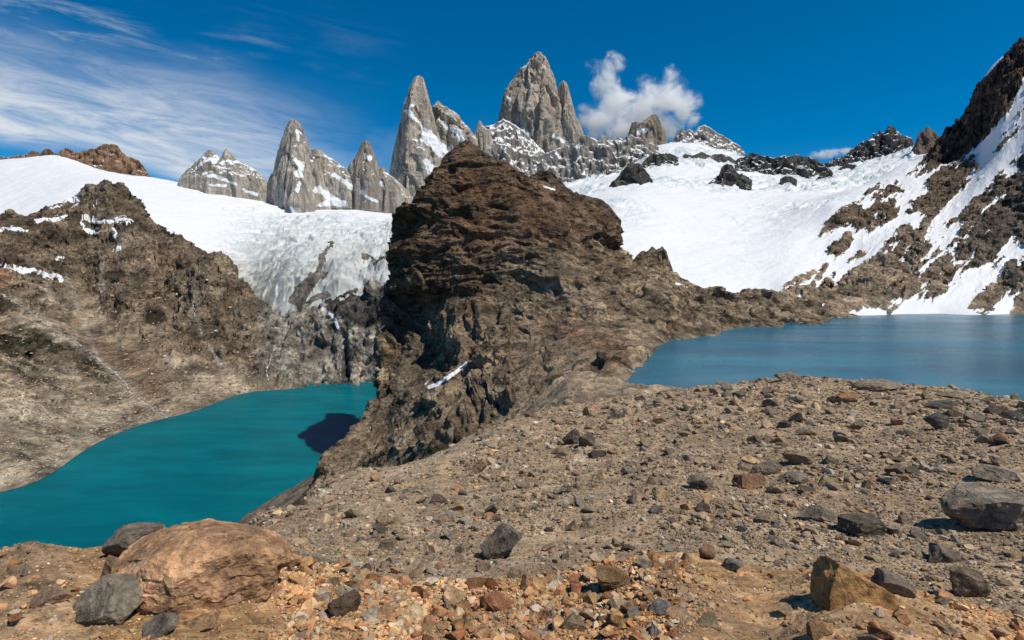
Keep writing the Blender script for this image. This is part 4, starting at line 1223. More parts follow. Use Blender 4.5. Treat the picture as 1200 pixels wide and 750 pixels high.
# ------------------------------------------------------------------ gravel saddle and ochre ledge
def build_gravel():
    C = [(330, 612, 13), (300, 640, 9.5), (420, 645, 9), (500, 672, 7.5), (700, 672, 7), (850, 668, 6.5), (1000, 676, 6.3), (1200, 705, 5.4), (1320, 715, 5.2),
         (500, 740, 5.2), (700, 745, 4.9), (900, 745, 4.7), (1200, 780, 4.2), (330, 720, 6.2), (200, 760, 6.0), (1320, 790, 4.2),
         (300, 606, 14.5), (600, 600, 11), (800, 580, 11), (1000, 580, 10), (1200, 588, 8.8), (1320, 590, 8.5),
         (450, 562, 22), (372, 573, 26), (600, 538, 22), (800, 528, 20), (1000, 520, 18), (1200, 514, 16.5), (1320, 515, 16),
         (470, 547, 32), (560, 508, 45), (650, 481, 60), (740, 466, 65), (800, 458, 60), (900, 446, 55), (925, 444, 54), (1010, 449, 50), (1060, 453, 47), (1130, 462, 44), (1200, 474, 41), (1320, 490, 38),
         (700, 492, 36), (900, 480, 32), (1100, 480, 30),
         # falling away out of sight
         (200, 690, 9), (200, 740, 13), (200, 760, 27), (300, 680, 22), (300, 700, 40), (372, 610, 38), (372, 680, 60), (470, 600, 50), (470, 640, 80), (560, 545, 70), (560, 580, 110),
         (650, 492, 95), (650, 500, 130), (740, 476, 110), (800, 470, 110), (900, 462, 100), (925, 462, 100), (1060, 470, 85), (1200, 495, 80), (1320, 520, 75),
         (900, 475, 140), (1100, 490, 140), (1320, 540, 140), (740, 484, 140), (200, 800, 60),
         (1650, 745, 5.2), (1650, 840, 4.2), (1650, 640, 8.5), (1650, 555, 16), (1650, 530, 38), (1650, 560, 75), (1650, 600, 140)]
    G = fan(C, 190, 1660, 1690, 4.3, 135, 640, kx=300, lam=1e-3)
    P = G.reshape(-1, 3)
    d = P[:, 1]
    px, py = proj(P)
    base = P[:, 2].copy()
    fz = (0.34 * fbm(P, 5.0, 4, 0.5, 361) + 0.10 * fbm(P, 1.1, 5, 0.58, 362) + 0.028 * fbm(P, 0.16, 4, 0.6, 363)) * np.clip(d / 11, 0.35, 1.6)
    crest = 0.5 * fbm(P, 9, 4, 0.55, 364) * sstep(d, 25, 50)
    P = P.copy()
    P[:, 2] = base + fz + crest
    t = fbm(P, 6, 5, 0.6, 365)
    t2 = fbm(P, 0.7, 5, 0.65, 366)
    col = lerp3(rgb(.25, .178, .112), rgb(.42, .31, .20), sstep(t + 0.5 * t2, -0.5, 0.5))
    grey = sstep(fbm(P, 9, 4, seed=367), 0.0, 0.5)
    col = lerp3(col, rgb(.30, .235, .165), grey * 0.55)
    sand = sstep(polydist(px, py, [(372, 572), (470, 540), (560, 502), (620, 500), (520, 545), (420, 575)]), -10, 14)
    col = lerp3(col, rgb(.38, .295, .205), sand * 0.8)
    G = P.reshape(G.shape)
    o = emit('ground', G, M_GRAVEL, col, kind='structure')
    return o, G


def build_ledge():
    C = [(-60, 800, 2.2), (0, 770, 2.5), (200, 770, 2.55), (400, 770, 2.75), (600, 770, 2.9), (900, 770, 2.75), (1200, 775, 2.85), (1300, 780, 2.85),
         (-60, 700, 3.2), (0, 690, 3.3), (120, 690, 3.3), (240, 712, 3.1), (350, 700, 3.4), (500, 715, 3.5), (700, 712, 3.5), (900, 715, 3.25), (1100, 718, 3.25), (1200, 742, 3.2), (1300, 750, 3.2),
         (-60, 655, 3.9), (0, 645, 4.0), (40, 639, 4.15), (130, 642, 4.1), (230, 650, 4.2), (330, 650, 4.5), (380, 668, 4.5), (450, 682, 4.4), (520, 686, 4.4), (600, 680, 4.6), (700, 668, 4.7), (770, 661, 4.8), (840, 668, 4.6), (900, 672, 4.4), (960, 672, 4.3), (1040, 684, 4.1), (1120, 702, 3.9), (1200, 725, 3.7), (1300, 735, 3.7),
         (-60, 720, 4.8), (40, 715, 5.0), (130, 715, 5.0), (230, 715, 5.2), (330, 715, 5.4), (450, 745, 5.2), (520, 745, 5.2), (700, 740, 5.6), (770, 735, 5.7), (840, 740, 5.5), (960, 745, 5.2), (1120, 770, 4.8), (1200, 790, 4.5), (1300, 795, 4.5),
         (1600, 815, 2.7), (1600, 790, 3.2), (1600, 775, 3.7), (1600, 835, 4.5), (-300, 800, 2.4), (-300, 725, 3.2), (-300, 690, 3.9), (-300, 760, 4.8)]
    G = fan(C, -300, 1600, 1770, 2.25, 5.5, 560, kx=220, lam=5e-4)
    P = G.reshape(-1, 3).copy()
    px, py = proj(P)
    # flat slabs broken by joints: terraced noise, strike roughly along x
    q = np.stack([P[:, 0] * 0.96 + P[:, 1] * 0.28, P[:, 1] * 0.96 - P[:, 0] * 0.28, P[:, 2]], -1)
    h = fbm(q, 0.55, 4, 0.5, 371, (0.55, 1.3, 1))
    ter = h * 5
    ter = (np.floor(ter) + sstep(ter - np.floor(ter), 0.35, 0.65)) / 5
    rightslab = sstep(polydist(px, py, [(820, 690), (880, 672), (960, 676), (1060, 700), (1300, 740), (1300, 800), (700, 800), (760, 740)]), -20, 25)
    leftslab = sstep(px, 150, 60)
    z = 0.075 * ter + 0.03 * fbm(P, 0.22, 5, 0.6, 372) * (1 - 0.6 * rightslab) + 0.010 * fbm(P, 0.05, 4, 0.6, 373)
    z += 0.03 * fbm(q, 0.12, 4, 0.55, 374, (0.25, 1.5, 1), ridged=True) * (leftslab * 0.9 + 0.25)
    z += (0.035 * cells(q, 0.34, 9.1, (.5, 1.3, 1)) + 0.016 * cells(q, 0.13, 9.4, (.6, 1.2, 1))) * (1 - 0.45 * rightslab)
    P[:, 2] += z
    px, py = proj(P)
    t = fbm(P, 0.5, 5, 0.6, 375)
    t2 = fbm(P, 0.12, 5, 0.6, 376)
    col = lerp3(rgb(.36, .21, .10), rgb(.58, .365, .185), sstep(t + 0.5 * t2, -0.5, 0.5))
    col = lerp3(col, rgb(.40, .295, .195), leftslab * 0.65)
    col = lerp3(col, rgb(.46, .315, .19), rightslab * 0.6)
    ochre = sstep(fbm(P, 0.35, 4, 0.6, 377), 0.12, 0.4)
    col = lerp3(col, rgb(.44, .24, .09), ochre * 0.5 * (1 - leftslab * 0.6))
    lich = sstep(fbm(P, 0.09, 4, 0.6, 378), 0.28, 0.45) * leftslab
    col = lerp3(col, rgb(.20, .155, .06), lich * 0.45)
    G = P.reshape(G.shape)
    o = emit('terrain', G, M_LEDGE, col, kind='structure')
    return o, G


# ------------------------------------------------------------------ stones
def stone_shape(level, rng, planes, lo, hi, size, rough=0.0, seed=0.0, fine=0.0, cuts=(), frac=0.9):
    V = ICO[level][0].copy()
    for nx, ny, nz, o in cuts:
        q = np.array([nx, ny, nz], float)
        q /= np.linalg.norm(q)
        V -= np.maximum(0, V @ q - o)[:, None] * q
    n = rng.normal(size=(planes, 3))
    n /= np.linalg.norm(n, axis=1, keepdims=True)
    for k in range(planes):
        o = rng.uniform(lo, hi)
        V -= np.maximum(0, V @ n[k] - o)[:, None] * n[k]
    if rough:
        r = V / np.maximum(np.linalg.norm(V, axis=1, keepdims=True), 1e-6)
        V = V + r * (rough * fbm(V, 0.8, 5, 0.55, seed, ridged=True))[:, None]
        if fine:
            V = V + r * (fine * fbm(V, 0.13, 3, 0.6, seed + 3))[:, None]
        V = V + r * (rough * frac * cells(V, 0.62, seed + .5) + rough * 0.55 * frac * cells(V, 0.25, seed + 1.5))[:, None]
    V -= (V.max(0) + V.min(0)) / 2
    V /= (V.max(0) - V.min(0)) / 2
    return V * np.asarray(size) / 2


PAL = [(.27, .20, .132), (.34, .262, .18), (.23, .19, .145), (.31, .27, .22), (.18, .138, .098), (.43, .30, .175), (.115, .094, .075), (.36, .205, .11), (.52, .44, .34)]
PAL_W = [.22, .18, .15, .10, .12, .09, .06, .05, .03]
OCH = [(.48, .28, .135), (.56, .36, .19), (.40, .20, .09), (.36, .26, .17), (.50, .40, .29), (.31, .135, .065), (.26, .21, .16), (.62, .46, .29)]
OCH_W = [.26, .2, .14, .14, .1, .06, .06, .04]


def surface_sampler(G, keep):
    """visible cells of a ground grid, weighted by their area in the photo"""
    px, py = proj(G)
    ax, ay = px[1:, :-1] - px[:-1, :-1], py[1:, :-1] - py[:-1, :-1]
    bx, by = px[:-1, 1:] - px[:-1, :-1], py[:-1, 1:] - py[:-1, :-1]
    area = -(ax * by - ay * bx) * -1
    area = np.where(ay < 0, np.abs(area), 0)
    # occlusion: a cell is seen if it rises above everything nearer in its column
    top = np.minimum.accumulate(py, 0)
    vis = py[1:, :-1] <= top[:-1, :-1] + 0.3
    w = area * vis * keep(px[:-1, :-1], py[:-1, :-1])
    cdf = np.cumsum(w.ravel())

    def draw(n, rng):
        idx = np.searchsorted(cdf, rng.uniform(0, cdf[-1], n))
        idx = np.minimum(idx, w.size - 1)
        i, j = np.unravel_index(idx, w.shape)
        u, v = rng.uniform(size=n)[:, None], rng.uniform(size=n)[:, None]
        p = (G[i, j] * (1 - u) + G[i, j + 1] * u) * (1 - v) + (G[i + 1, j] * (1 - u) + G[i + 1, j + 1] * u) * v
        return p
    return draw


def rot_z(a):
    c, s = np.cos(a), np.sin(a)
    return c, s


def chips(name, pts, sizes, cols, rng, nshape=40):
    """countless small stones as one mesh"""
    Vs, Qs, Cs = [], [], []
    off = 0
    spx = sizes * F / pts[:, 1]
    for lev, sel in ((0, spx < 3.6), (1, (spx >= 3.6) & (spx < 8.5)), (2, spx >= 8.5)):
        ids = np.where(sel)[0]
        if not len(ids):
            continue
        protos = np.array([stone_shape(lev, rng, 8 if lev else 3, .30, .75, (1, rng.uniform(.6, .95), rng.uniform(.42, .8))) for _ in range(nshape)])
        Fc = ICO[lev][1]
        k = rng.integers(0, nshape, len(ids))
        S = protos[k] * sizes[ids][:, None, None]
        a = rng.uniform(0, 2 * math.pi, len(ids))
        tl = rng.normal(0, 0.22, len(ids))
        c, s = np.cos(a)[:, None], np.sin(a)[:, None]
        ct, st = np.cos(tl)[:, None], np.sin(tl)[:, None]
        y, z = S[..., 1] * ct - S[..., 2] * st, S[..., 1] * st + S[..., 2] * ct
        x, y = S[..., 0] * c - y * s, S[..., 0] * s + y * c
        V = np.stack([x, y, z], -1) + pts[ids][:, None] + np.array([0, 0, 1]) * (sizes[ids] * 0.14)[:, None, None]
        nv = V.shape[1]
        Vs.append(V.reshape(-1, 3))
        Qs.append((Fc[None] + (np.arange(len(ids)) * nv)[:, None, None]).reshape(-1, 3) + off)
        Cs.append(np.repeat(cols[ids], nv, 0))
        off += len(ids) * nv
    me = mesh_from(name, np.concatenate(Vs), np.concatenate(Qs), {'Col': np.concatenate(Cs)}, smooth=False)
    return link(name, me, M_CHIP, kind='stuff')


def pareto(n, rng, lo, hi, al):
    u = rng.uniform(size=n)
    return (lo ** -al - u * (lo ** -al - hi ** -al)) ** (-1 / al)


def make_stone(name, loc, size, rz, tilt, col, label, cat='stone', level=4, planes=15, lo=.42, hi=.86, rough=.06, fine=.014, seed=1, group=None, sink=0.18, mesh=None, cuts=(), frac=0.9):
    rng = np.random.default_rng(seed)
    if mesh is None:
        V = stone_shape(level, rng, planes, lo, hi, size, rough, seed * 0.37, fine, cuts, frac)
        c = np.tile(np.array(col, float), (len(V), 1))
        t = fbm(V / max(size), 0.35, 4, 0.6, seed * 0.21)
        c = c * (1 + 0.22 * t)[:, None]
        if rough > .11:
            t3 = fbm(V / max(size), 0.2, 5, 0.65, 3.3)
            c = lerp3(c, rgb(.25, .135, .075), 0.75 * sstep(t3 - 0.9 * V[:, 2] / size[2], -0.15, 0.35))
            c = lerp3(c, rgb(.55, .38, .29), 0.6 * sstep(fbm(V / max(size), 0.3, 4, 0.6, 5.1), 0.1, 0.4))
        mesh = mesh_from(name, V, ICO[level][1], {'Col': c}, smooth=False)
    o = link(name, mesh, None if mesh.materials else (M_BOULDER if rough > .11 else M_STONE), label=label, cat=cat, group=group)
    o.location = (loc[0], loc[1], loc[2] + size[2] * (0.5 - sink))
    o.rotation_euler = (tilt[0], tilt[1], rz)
    return o


def icosphere(level):
    t = (1 + 5 ** .5) / 2
    V = [(-1, t, 0), (1, t, 0), (-1, -t, 0), (1, -t, 0), (0, -1, t), (0, 1, t), (0, -1, -t), (0, 1, -t), (t, 0, -1), (t, 0, 1), (-t, 0, -1), (-t, 0, 1)]
    Fc = [(0, 11, 5), (0, 5, 1), (0, 1, 7), (0, 7, 10), (0, 10, 11), (1, 5, 9), (5, 11, 4), (11, 10, 2), (10, 7, 6), (7, 1, 8), (3, 9, 4), (3, 4, 2), (3, 2, 6), (3, 6, 8), (3, 8, 9), (4, 9, 5), (2, 4, 11), (6, 2, 10), (8, 6, 7), (9, 8, 1)]
    V = [np.array(v, float) / np.linalg.norm(v) for v in V]
    for _ in range(level):
        cache, nf = {}, []

        def mid(a, b):
            k = (min(a, b), max(a, b))
            if k not in cache:
                m = V[a] + V[b]
                V.append(m / np.linalg.norm(m))
                cache[k] = len(V) - 1
            return cache[k]
        for a, b, c in Fc:
            ab, bc, ca = mid(a, b), mid(b, c), mid(c, a)
            nf += [(a, ab, ca), (b, bc, ab), (c, ca, bc), (ab, bc, ca)]
        Fc = nf
    return np.array(V), np.array(Fc)


ICO = {k: icosphere(k) for k in (0, 1, 2, 3, 4, 5, 6)}


def ribbon(name, bvh, line, width, mat, label, cat, lift=0.35, seed=1):
    """a thread of white water laid down the slope; line in photo pixels, width in metres"""
    L = np.asarray(line, float)
    sg = np.concatenate([[0], np.cumsum(np.hypot(*(np.diff(L, axis=0).T)))])
    n = int(sg[-1] / 0.6)
    s_ = np.linspace(0, sg[-1], n)
    x, y = np.interp(s_, sg, L[:, 0]), np.interp(s_, sg, L[:, 1])
    wob = pnoise(np.stack([s_ / 9, 0 * s_ + seed * 3.7, 0 * s_], -1)) * 1.6
    pts = []
    for a, b in zip(x + wob, y):
        h = bvh.ray_cast(Vector((0, 0, 0)), Vector(at(a, b, 1.0)).normalized())
        if h[0] is not None:
            pts.append((np.array(h[0]), np.array(h[1])))
    P = np.array([p for p, _ in pts])
    N = np.array([q if q[2] > 0 or q @ p < 0 else -q for p, q in pts])
    k = np.ones(5) / 5
    P = np.stack([np.convolve(np.pad(P[:, i], 2, mode='edge'), k, 'valid') for i in range(3)], -1)
    T_ = np.gradient(P, axis=0)
    T_ /= np.maximum(np.linalg.norm(T_, axis=1, keepdims=True), 1e-6)
    S_ = np.cross(T_, -P / np.linalg.norm(P, axis=1, keepdims=True))
    S_ /= np.maximum(np.linalg.norm(S_, axis=1, keepdims=True), 1e-6)
    w = width * (0.08 + 1.5 * np.abs(pnoise(np.stack([s_[:len(P)] / 5, 0 * P[:, 0] + seed, 0 * P[:, 0]], -1)))) * 0.5
    up = -P / np.linalg.norm(P, axis=1, keepdims=True) * lift
    rows = [P - S_ * w[:, None], P + up * 1.3, P + S_ * w[:, None]]
    G = np.stack(rows, 1)
    me = mesh_from(name, G.reshape(-1, 3), grid_faces(len(P), 3))
    return link(name, me, mat, label=label, cat=cat)


def build_streams(Gm):
    b = BVHTree.FromPolygons([tuple(p) for p in Gm[::2, ::2].reshape(-1, 3)], [tuple(f) for f in grid_faces(*Gm[::2, ::2].shape[:2])])
    m = bpy.data.materials.new('white_water')
    m.use_nodes = True
    bs = m.node_tree.nodes['Principled BSDF']
    T = NT.__new__(NT)
    T.t = m.node_tree
    pos = T.n('ShaderNodeNewGeometry').outputs['Position']
    T.put(bs.inputs['Base Color'], T.mix(T.ramp(T.noise(pos, 0.3, 5, 0.7), 0.4, 0.6), (.30, .27, .23), (.74, .74, .73)))
    bs.inputs['Roughness'].default_value = 0.5
    ribbon('stream', b, [(0, 344), (30, 362), (60, 384), (90, 402), (115, 421), (135, 437), (148, 450), (153, 463)], 3.2, m, 'white stream tumbling down the scree on the left mountainside', 'stream', seed=1)
    ribbon('stream', b, [(160, 466), (172, 474), (186, 482), (200, 492)], 3.0, m, 'short white stream reaching the shore of the left lake', 'stream', seed=2)
    ribbon('stream', b, [(228, 340), (226, 352), (228, 366), (232, 380), (236, 392)], 2.0, m, 'thin pale trickle on the brown face above the left lake', 'stream', seed=3)
    ribbon('waterfall', b, [(404, 402), (401, 412), (399, 424), (399, 436), (400, 446)], 5.0, m, 'thin waterfall in the dark cleft at the head of the left lake', 'waterfall', 2.5, seed=4)
    ribbon('waterfall', b, [(322, 404), (318, 420), (312, 436), (314, 450)], 3.2, m, 'faint waterfall on the pale cliff left of the dark cleft', 'waterfall', 1.5, seed=5)


def cloud(name, lobes, d, label, dens, seed, nscale):
    """a cumulus puff: a closed body round a few lobes, filled with uneven mist"""
    C = [(at(px, py, d + dz), rx / F * d, ry / F * d) for px, py, rx, ry, dz in lobes]
    V, Q, off = [], [], 0
    sv, sf = ICO[3]
    for c, rx, ry in C:
        V.append(c + sv * np.array([rx, (rx + ry) * 0.6, ry]) * 1.12)
        Q.append(sf + off)
        off += len(sv)
    me = mesh_from(name, np.concatenate(V), np.concatenate(Q))
    tmp = bpy.data.objects.new('tmp', me)
    SC.collection.objects.link(tmp)
    md = tmp.modifiers.new('r', 'REMESH')
    md.mode = 'VOXEL'
    md.voxel_size = 3.0 / F * d
    dg = bpy.context.evaluated_depsgraph_get()
    me2 = bpy.data.meshes.new_from_object(tmp.evaluated_get(dg))
    bpy.data.objects.remove(tmp)
    m = bpy.data.materials.new('cloud_mist')
    m.use_nodes = True
    T = NT(m.node_tree)
    out = T.n('ShaderNodeOutputMaterial')
    pv = T.n('ShaderNodeVolumePrincipled')
    T.t.links.new(pv.outputs[0], out.inputs['Volume'])
    pos = T.n('ShaderNodeNewGeometry').outputs['Position']
    best = None
    for c, rx, ry in C:
        a = T.n('ShaderNodeVectorMath', operation='SUBTRACT')
        T.t.links.new(pos, a.inputs[0])
        a.inputs[1].default_value = tuple(c)
        b = T.n('ShaderNodeVectorMath', operation='DIVIDE')
        T.t.links.new(a.outputs[0], b.inputs[0])
        b.inputs[1].default_value = (rx, (rx + ry) * 0.6, ry)
        l = T.n('ShaderNodeVectorMath', operation='LENGTH')
        T.t.links.new(b.outputs[0], l.inputs[0])
        f = T.math('SUBTRACT', 1.0, l.outputs['Value'])
        best = f if best is None else T.math('MAXIMUM', best, f)
    n = T.noise(pos, 1 / nscale, 10, 0.7, 0.5)
    n2 = T.noise(pos, 1 / (nscale * 3.2), 3, 0.5, 0.3)
    e = T.math('ADD', T.math('MULTIPLY', best, 1.25), T.math('MULTIPLY', T.math('SUBTRACT', n, 0.535), 7.0))
    e = T.math('ADD', e, T.math('MULTIPLY', T.math('SUBTRACT', n2, 0.5), 1.2))
    edge = T.ramp(best, -0.05, 0.35)
    T.put(pv.inputs['Density'], T.math('MULTIPLY', T.math('MULTIPLY', T.ramp(e, 0.0, 1.7), edge), dens))
    pv.inputs['Color'].default_value = (1, 1, 1, 1)
    pv.inputs['Anisotropy'].default_value = 0.0
    return link(name, me2, m, label=label, cat='cloud')


def build_scree(Gm):
    rng = np.random.default_rng(23)
    reg = lambda px, py: (0.25 + sstep(py, 400, 470)) * (px > -20) * (px < 300) * (py > 330) * (py < 600)
    draw = surface_sampler(Gm[::2, ::2], reg)
    pts = draw(9000, rng)
    pts = pts[pts[:, 2] > ZL + 1.5]
    sz = pareto(len(pts), rng, 1.0, 5.5, 2.3) * pts[:, 1] / F
    pal = np.array([(.40, .33, .24), (.30, .24, .17), (.20, .16, .115), (.50, .43, .33), (.34, .25, .16)])
    col = pal[rng.integers(0, 5, len(pts))] * rng.uniform(.75, 1.2, (len(pts), 1))
    chips('rubble', pts, sz, col, rng)


def build_clouds():
    cloud('cloud', [(698, 142, 30, 24, 0), (722, 124, 26, 28, 40), (711, 100, 22, 24, 20), (708, 76, 26, 17, 0), (758, 102, 18, 18, 0), (748, 128, 28, 30, 60), (780, 118, 30, 32, 30), (802, 128, 24, 24, 0),
                    (770, 146, 44, 20, 80), (730, 150, 44, 16, 40), (786, 88, 12, 14, 0)], 4250, 'white ragged cumulus drifting beside the largest granite tower', 0.035, 1, 135.0)
    cloud('cloud', [(962, 181, 16, 8, 0), (978, 180, 16, 7, 0), (992, 178, 12, 6, 0)], 4600, 'small low white cloud peeping over the right snowfield skyline', 0.035, 2, 90.0)


def build_all():
    om = build_left()
    Gm = np.empty(900 * 620 * 3, np.float32)
    om.data.vertices.foreach_get('co', Gm)
    Gm = Gm.reshape(620, 900, 3).astype(float)
    build_streams(Gm)
    build_scree(Gm)
    build_clouds()
    build_left_glacier()
    build_right()
    build_spires()
    build_pyramid()
    build_tail()
    build_hump()
    build_knob()
    build_flank()
    og, Gg = build_gravel()
    ol, Gl = build_ledge()
    return Gg, Gl


Gg, Gl = build_all()


def bvh_of(G, s=1):
    g = G[::s, ::s]
    nr, nc = g.shape[:2]
    return BVHTree.FromPolygons([tuple(p) for p in g.reshape(-1, 3)], [tuple(f) for f in grid_faces(nr, nc)])


B_G, B_L = bvh_of(Gg, 3), bvh_of(Gl, 3)


def ground_at(px, py):
    dr = Vector(at(px, py, 1.0)).normalized()
    best = None
    for b in (B_G, B_L):
        h = b.ray_cast(Vector((0, 0, 0)), dr)
        if h[0] is not None and (best is None or h[3] < best[1]):
            best = (h[0], h[3])
    return np.array(best[0]) if best else at(px, py, 5.0)


def down_at(x, y):
    z = None
    for b in (B_G, B_L):
        h = b.ray_cast(Vector((x, y, 50)), Vector((0, 0, -1)))
        if h[0] is not None and (z is None or h[0][2] > z):
            z = h[0][2]
    return z


# named boulders: (left, right, top, bottom) of each in the photo, height/depth ratios, colour, label
HERO = [
    ('boulder', 140, 336, 612, 722, .80, (.60, .35, .19), 0.15, (.0, .05), 'big rounded orange boulder at the edge of the drop to the left lake', dict(planes=11, lo=.74, hi=.95, rough=.115, level=6, fine=.008, frac=.42)),
    ('boulder', 130, 192, 613, 662, .9, (.19, .155, .118), 0.6, (.1, -.15), 'dark grey block peeping out behind the big orange boulder', dict(planes=12)),
    ('boulder', 86, 172, 680, 736, .8, (.25, .21, .16), 0.4, (.1, -.25), 'grey banded boulder lying left in front of the big orange boulder', dict(planes=10)),
    ('stone', 120, 152, 650, 684, .8, (.25, .165, .105), 0.8, (0, 0), 'small brown block wedged between the dark grey block and the banded boulder', {}),
    ('boulder', 562, 614, 616, 660, .75, (.20, .165, .13), 0.1, (0, 0), 'dark grey boulder leaning on edge alone in the mid gravel', dict(planes=5, lo=.6, rough=.08, cuts=[(-.62, -.45, .62, .20), (.75, -.2, -.6, .28), (-.5, -.8, -.1, .5), (.6, .1, .8, .62), (-.7, 0, -.7, .8)])),
    ('boulder', 1106, 1212, 571, 630, .75, (.29, .245, .19), 0.1, (.05, .06), 'largest grey boulder on the gravel, smooth topped, by the right border', dict(planes=6, lo=.6, rough=.08, cuts=[(0, .1, 1, .42), (-.7, -.1, .7, .66), (-.55, -.8, -.1, .6), (.35, -.9, -.1, .62), (-.6, -.1, -.7, .85), (.7, 0, .6, .7)])),
    ('boulder', 953, 1050, 655, 714, .7, (.42, .235, .095), -0.1, (0, .08), 'wedge shaped ochre boulder on the smooth bedrock slab', dict(planes=7, lo=.6, rough=.09, cuts=[(.42, .15, .88, .30), (-.92, -.1, .3, .70), (.05, -.9, .35, .30), (0, 0, -1, .4), (.8, -.4, .1, .8)])),
    ('stone', 1143, 1204, 547, 567, .8, (.31, .26, .20), 0.1, (0, .1), 'long flat grey slab above the largest grey boulder', dict(planes=9, lo=.4)),
    ('stone', 982, 1034, 603, 630, .8, (.15, .12, .092), 0.2, (.1, 0), 'dark square edged block standing alone left of the largest grey boulder', dict(planes=4, lo=.6, rough=.08, cuts=[(0, .15, 1, .4), (-.9, -.3, .1, .55), (.95, -.2, .1, .6), (0, -1, .1, .5)])),
    ('stone', 917, 957, 528, 547, .8, (.30, .235, .165), 0, (0, .1), 'flat topped tan stone high in the right gravel', {}),
    ('stone', 879, 917, 538, 559, .8, (.215, .175, .135), 0.3, (0, -.1), 'rounded brown stone left of the flat topped tan stone', {}),
    ('stone', 861, 898, 556, 574, .8, (.30, .165, .095), -.1, (0, -.22), 'thin reddish slab tilted in the right gravel', dict(planes=7, lo=.35)),
    ('stone', 911, 947, 551, 569, .8, (.235, .195, .15), 0.2, (0, .1), 'greyish low stone just right of the thin reddish slab', {}),
    ('boulder', 1083, 1115, 483, 507, .8, (.125, .115, .105), 0.4, (0, .1), 'dark boulder high on the right slope below the lake rim', {}),
    ('stone', 1082, 1120, 468, 480, .8, (.15, .135, .115), 0.0, (0, 0), 'flat dark stone near the lake rim above the dark boulder', {}),
    ('boulder', 907, 938, 436, 448, .8, (.27, .215, .15), 0.2, (0, 0), 'rounded boulder perched on the very top of the gravel crest', {}),
    ('boulder', 1001, 1056, 445, 461, .8, (.30, .235, .165), 0.0, (0, 0), 'wide low tan boulder on the crest against the blue lake', dict(planes=7, lo=.5)),
    ('boulder', 1094, 1132, 458, 468, .8, (.26, .215, .16), 0.0, (0, 0), 'flat boulder on the crest line nearest the right border', dict(planes=7, lo=.5)),
    ('stone', 659, 681, 502, 523, .8, (.125, .10, .08), 0.4, (0, -.1), 'left one of two dark brown stones side by side below the pyramid', {}),
    ('stone', 678, 698, 505, 526, .8, (.155, .125, .10), 0.2, (0, .1), 'right one of two dark brown stones side by side below the pyramid', {}),
    ('stone', 804, 834, 558, 577, .8, (.20, .165, .13), 0.2, (0, .1), 'brown grey stone in the centre of the gravel slope', {}),
    ('stone', 938, 980, 594, 614, .8, (.22, .185, .145), 0.3, (0, 0), 'brown stone half buried left of the dark square edged block', {}),
    ('stone', 1084, 1126, 638, 662, .8, (.21, .175, .135), 0.2, (0, .1), 'grey stone below the largest grey boulder', {}),
    ('stone', 1108, 1156, 664, 704, .5, (.19, .145, .105), -.5, (.3, .45), 'thin dark slab stuck slanting in the rubble at the right', dict(planes=7, lo=.35)),
    ('stone', 1024, 1072, 672, 700, .6, (.20, .16, .125), -.4, (.1, .35), 'brown slab leaning behind the ochre wedge', dict(planes=8, lo=.4)),
    ('stone', 759, 787, 700, 722, .8, (.20, .185, .165), 0.2, (0, .1), 'slate grey stone on the orange rubble', {}),
    ('stone', 845, 872, 653, 672, .8, (.21, .19, .17), 0.4, (0, -.2), 'pale grey pointed stone at the edge of the bedrock slab', {}),
    ('stone', 697, 738, 664, 694, .9, (.31, .195, .10), 0.1, (0, 0), 'blocky ochre stone at the left end of the bedrock step', dict(planes=8, lo=.5)),
    ('stone', 560, 600, 690, 720, .9, (.30, .14, .075), 0.5, (.1, .3), 'dark red brown block in the orange rubble', dict(planes=8, lo=.45)),
    ('stone', 562, 585, 678, 692, .9, (.30, .12, .05), 0.2, (0, 0), 'small rust red stone on top of the rubble step', {}),
    ('stone', 385, 425, 694, 724, .6, (.16, .11, .075), 0.5, (.1, -.55), 'dark pointed shard in the rubble right of the orange boulder', dict(planes=7, lo=.35)),
    ('stone', 818, 838, 638, 658, .9, (.24, .14, .085), 0.2, (0, .1), 'small brown cube shaped stone at the gravel foot', dict(planes=6, lo=.55)),
    ('stone', 205, 260, 718, 742, .9, (.36, .225, .125), 0.1, (0, .1), 'flat orange stone wedged under the big orange boulder', dict(planes=8, lo=.45)),
    ('stone', 165, 205, 724, 748, .9, (.24, .205, .165), 0.4, (0, -.3), 'grey slab tilted beside the flat orange stone', dict(planes=7, lo=.4)),
    ('stone', 40, 82, 690, 712, .9, (.25, .16, .105), 0.4, (0, .2), 'brown slab half sunk in the left bedrock', dict(planes=7, lo=.4)),
    ('stone', 655, 672, 566, 580, .9, (.34, .28, .21), 0.4, (0, .2), 'small pale stone above the leaning dark boulder', {}),
    ('stone', 553, 572, 538, 556, .9, (.37, .25, .15), 0.4, (0, .2), 'tan stone on the sandy rim at the left', {}),
]
KEEP = []
for i, (nm, l, r, t, b, dp, colr, rz, tilt, lab, kw) in enumerate(HERO):
    kw = dict(kw)
    lev = kw.pop('level', 4)
    p = ground_at((l + r) / 2, b - 0.10 * (b - t))
    w0 = (r - l) / F * p[1]
    dd = p[1] + 0.36 * w0 * dp
    c = at((l + r) / 2, (t + b) / 2, dd)
    w = (r - l) / F * dd
    h = (b - t) / F * dd
    gz = down_at(c[0], c[1])
    zt, zb = c[2] + h / 2, c[2] - h / 2
    if gz is not None:
        zb = min(zb, gz - 0.10 * h)
    H = zt - zb
    make_stone(nm, (c[0], c[1], zb), (w * 1.04, w * dp, H), rz * 0.4, (tilt[0] * .7, tilt[1] * .7), colr, lab, nm, level=lev, seed=i + 3, sink=0.0, **kw)
    KEEP.append(((l + r) / 2, (t + b) / 2, (r - l) / 2 + 3, (b - t) / 2 + 3))


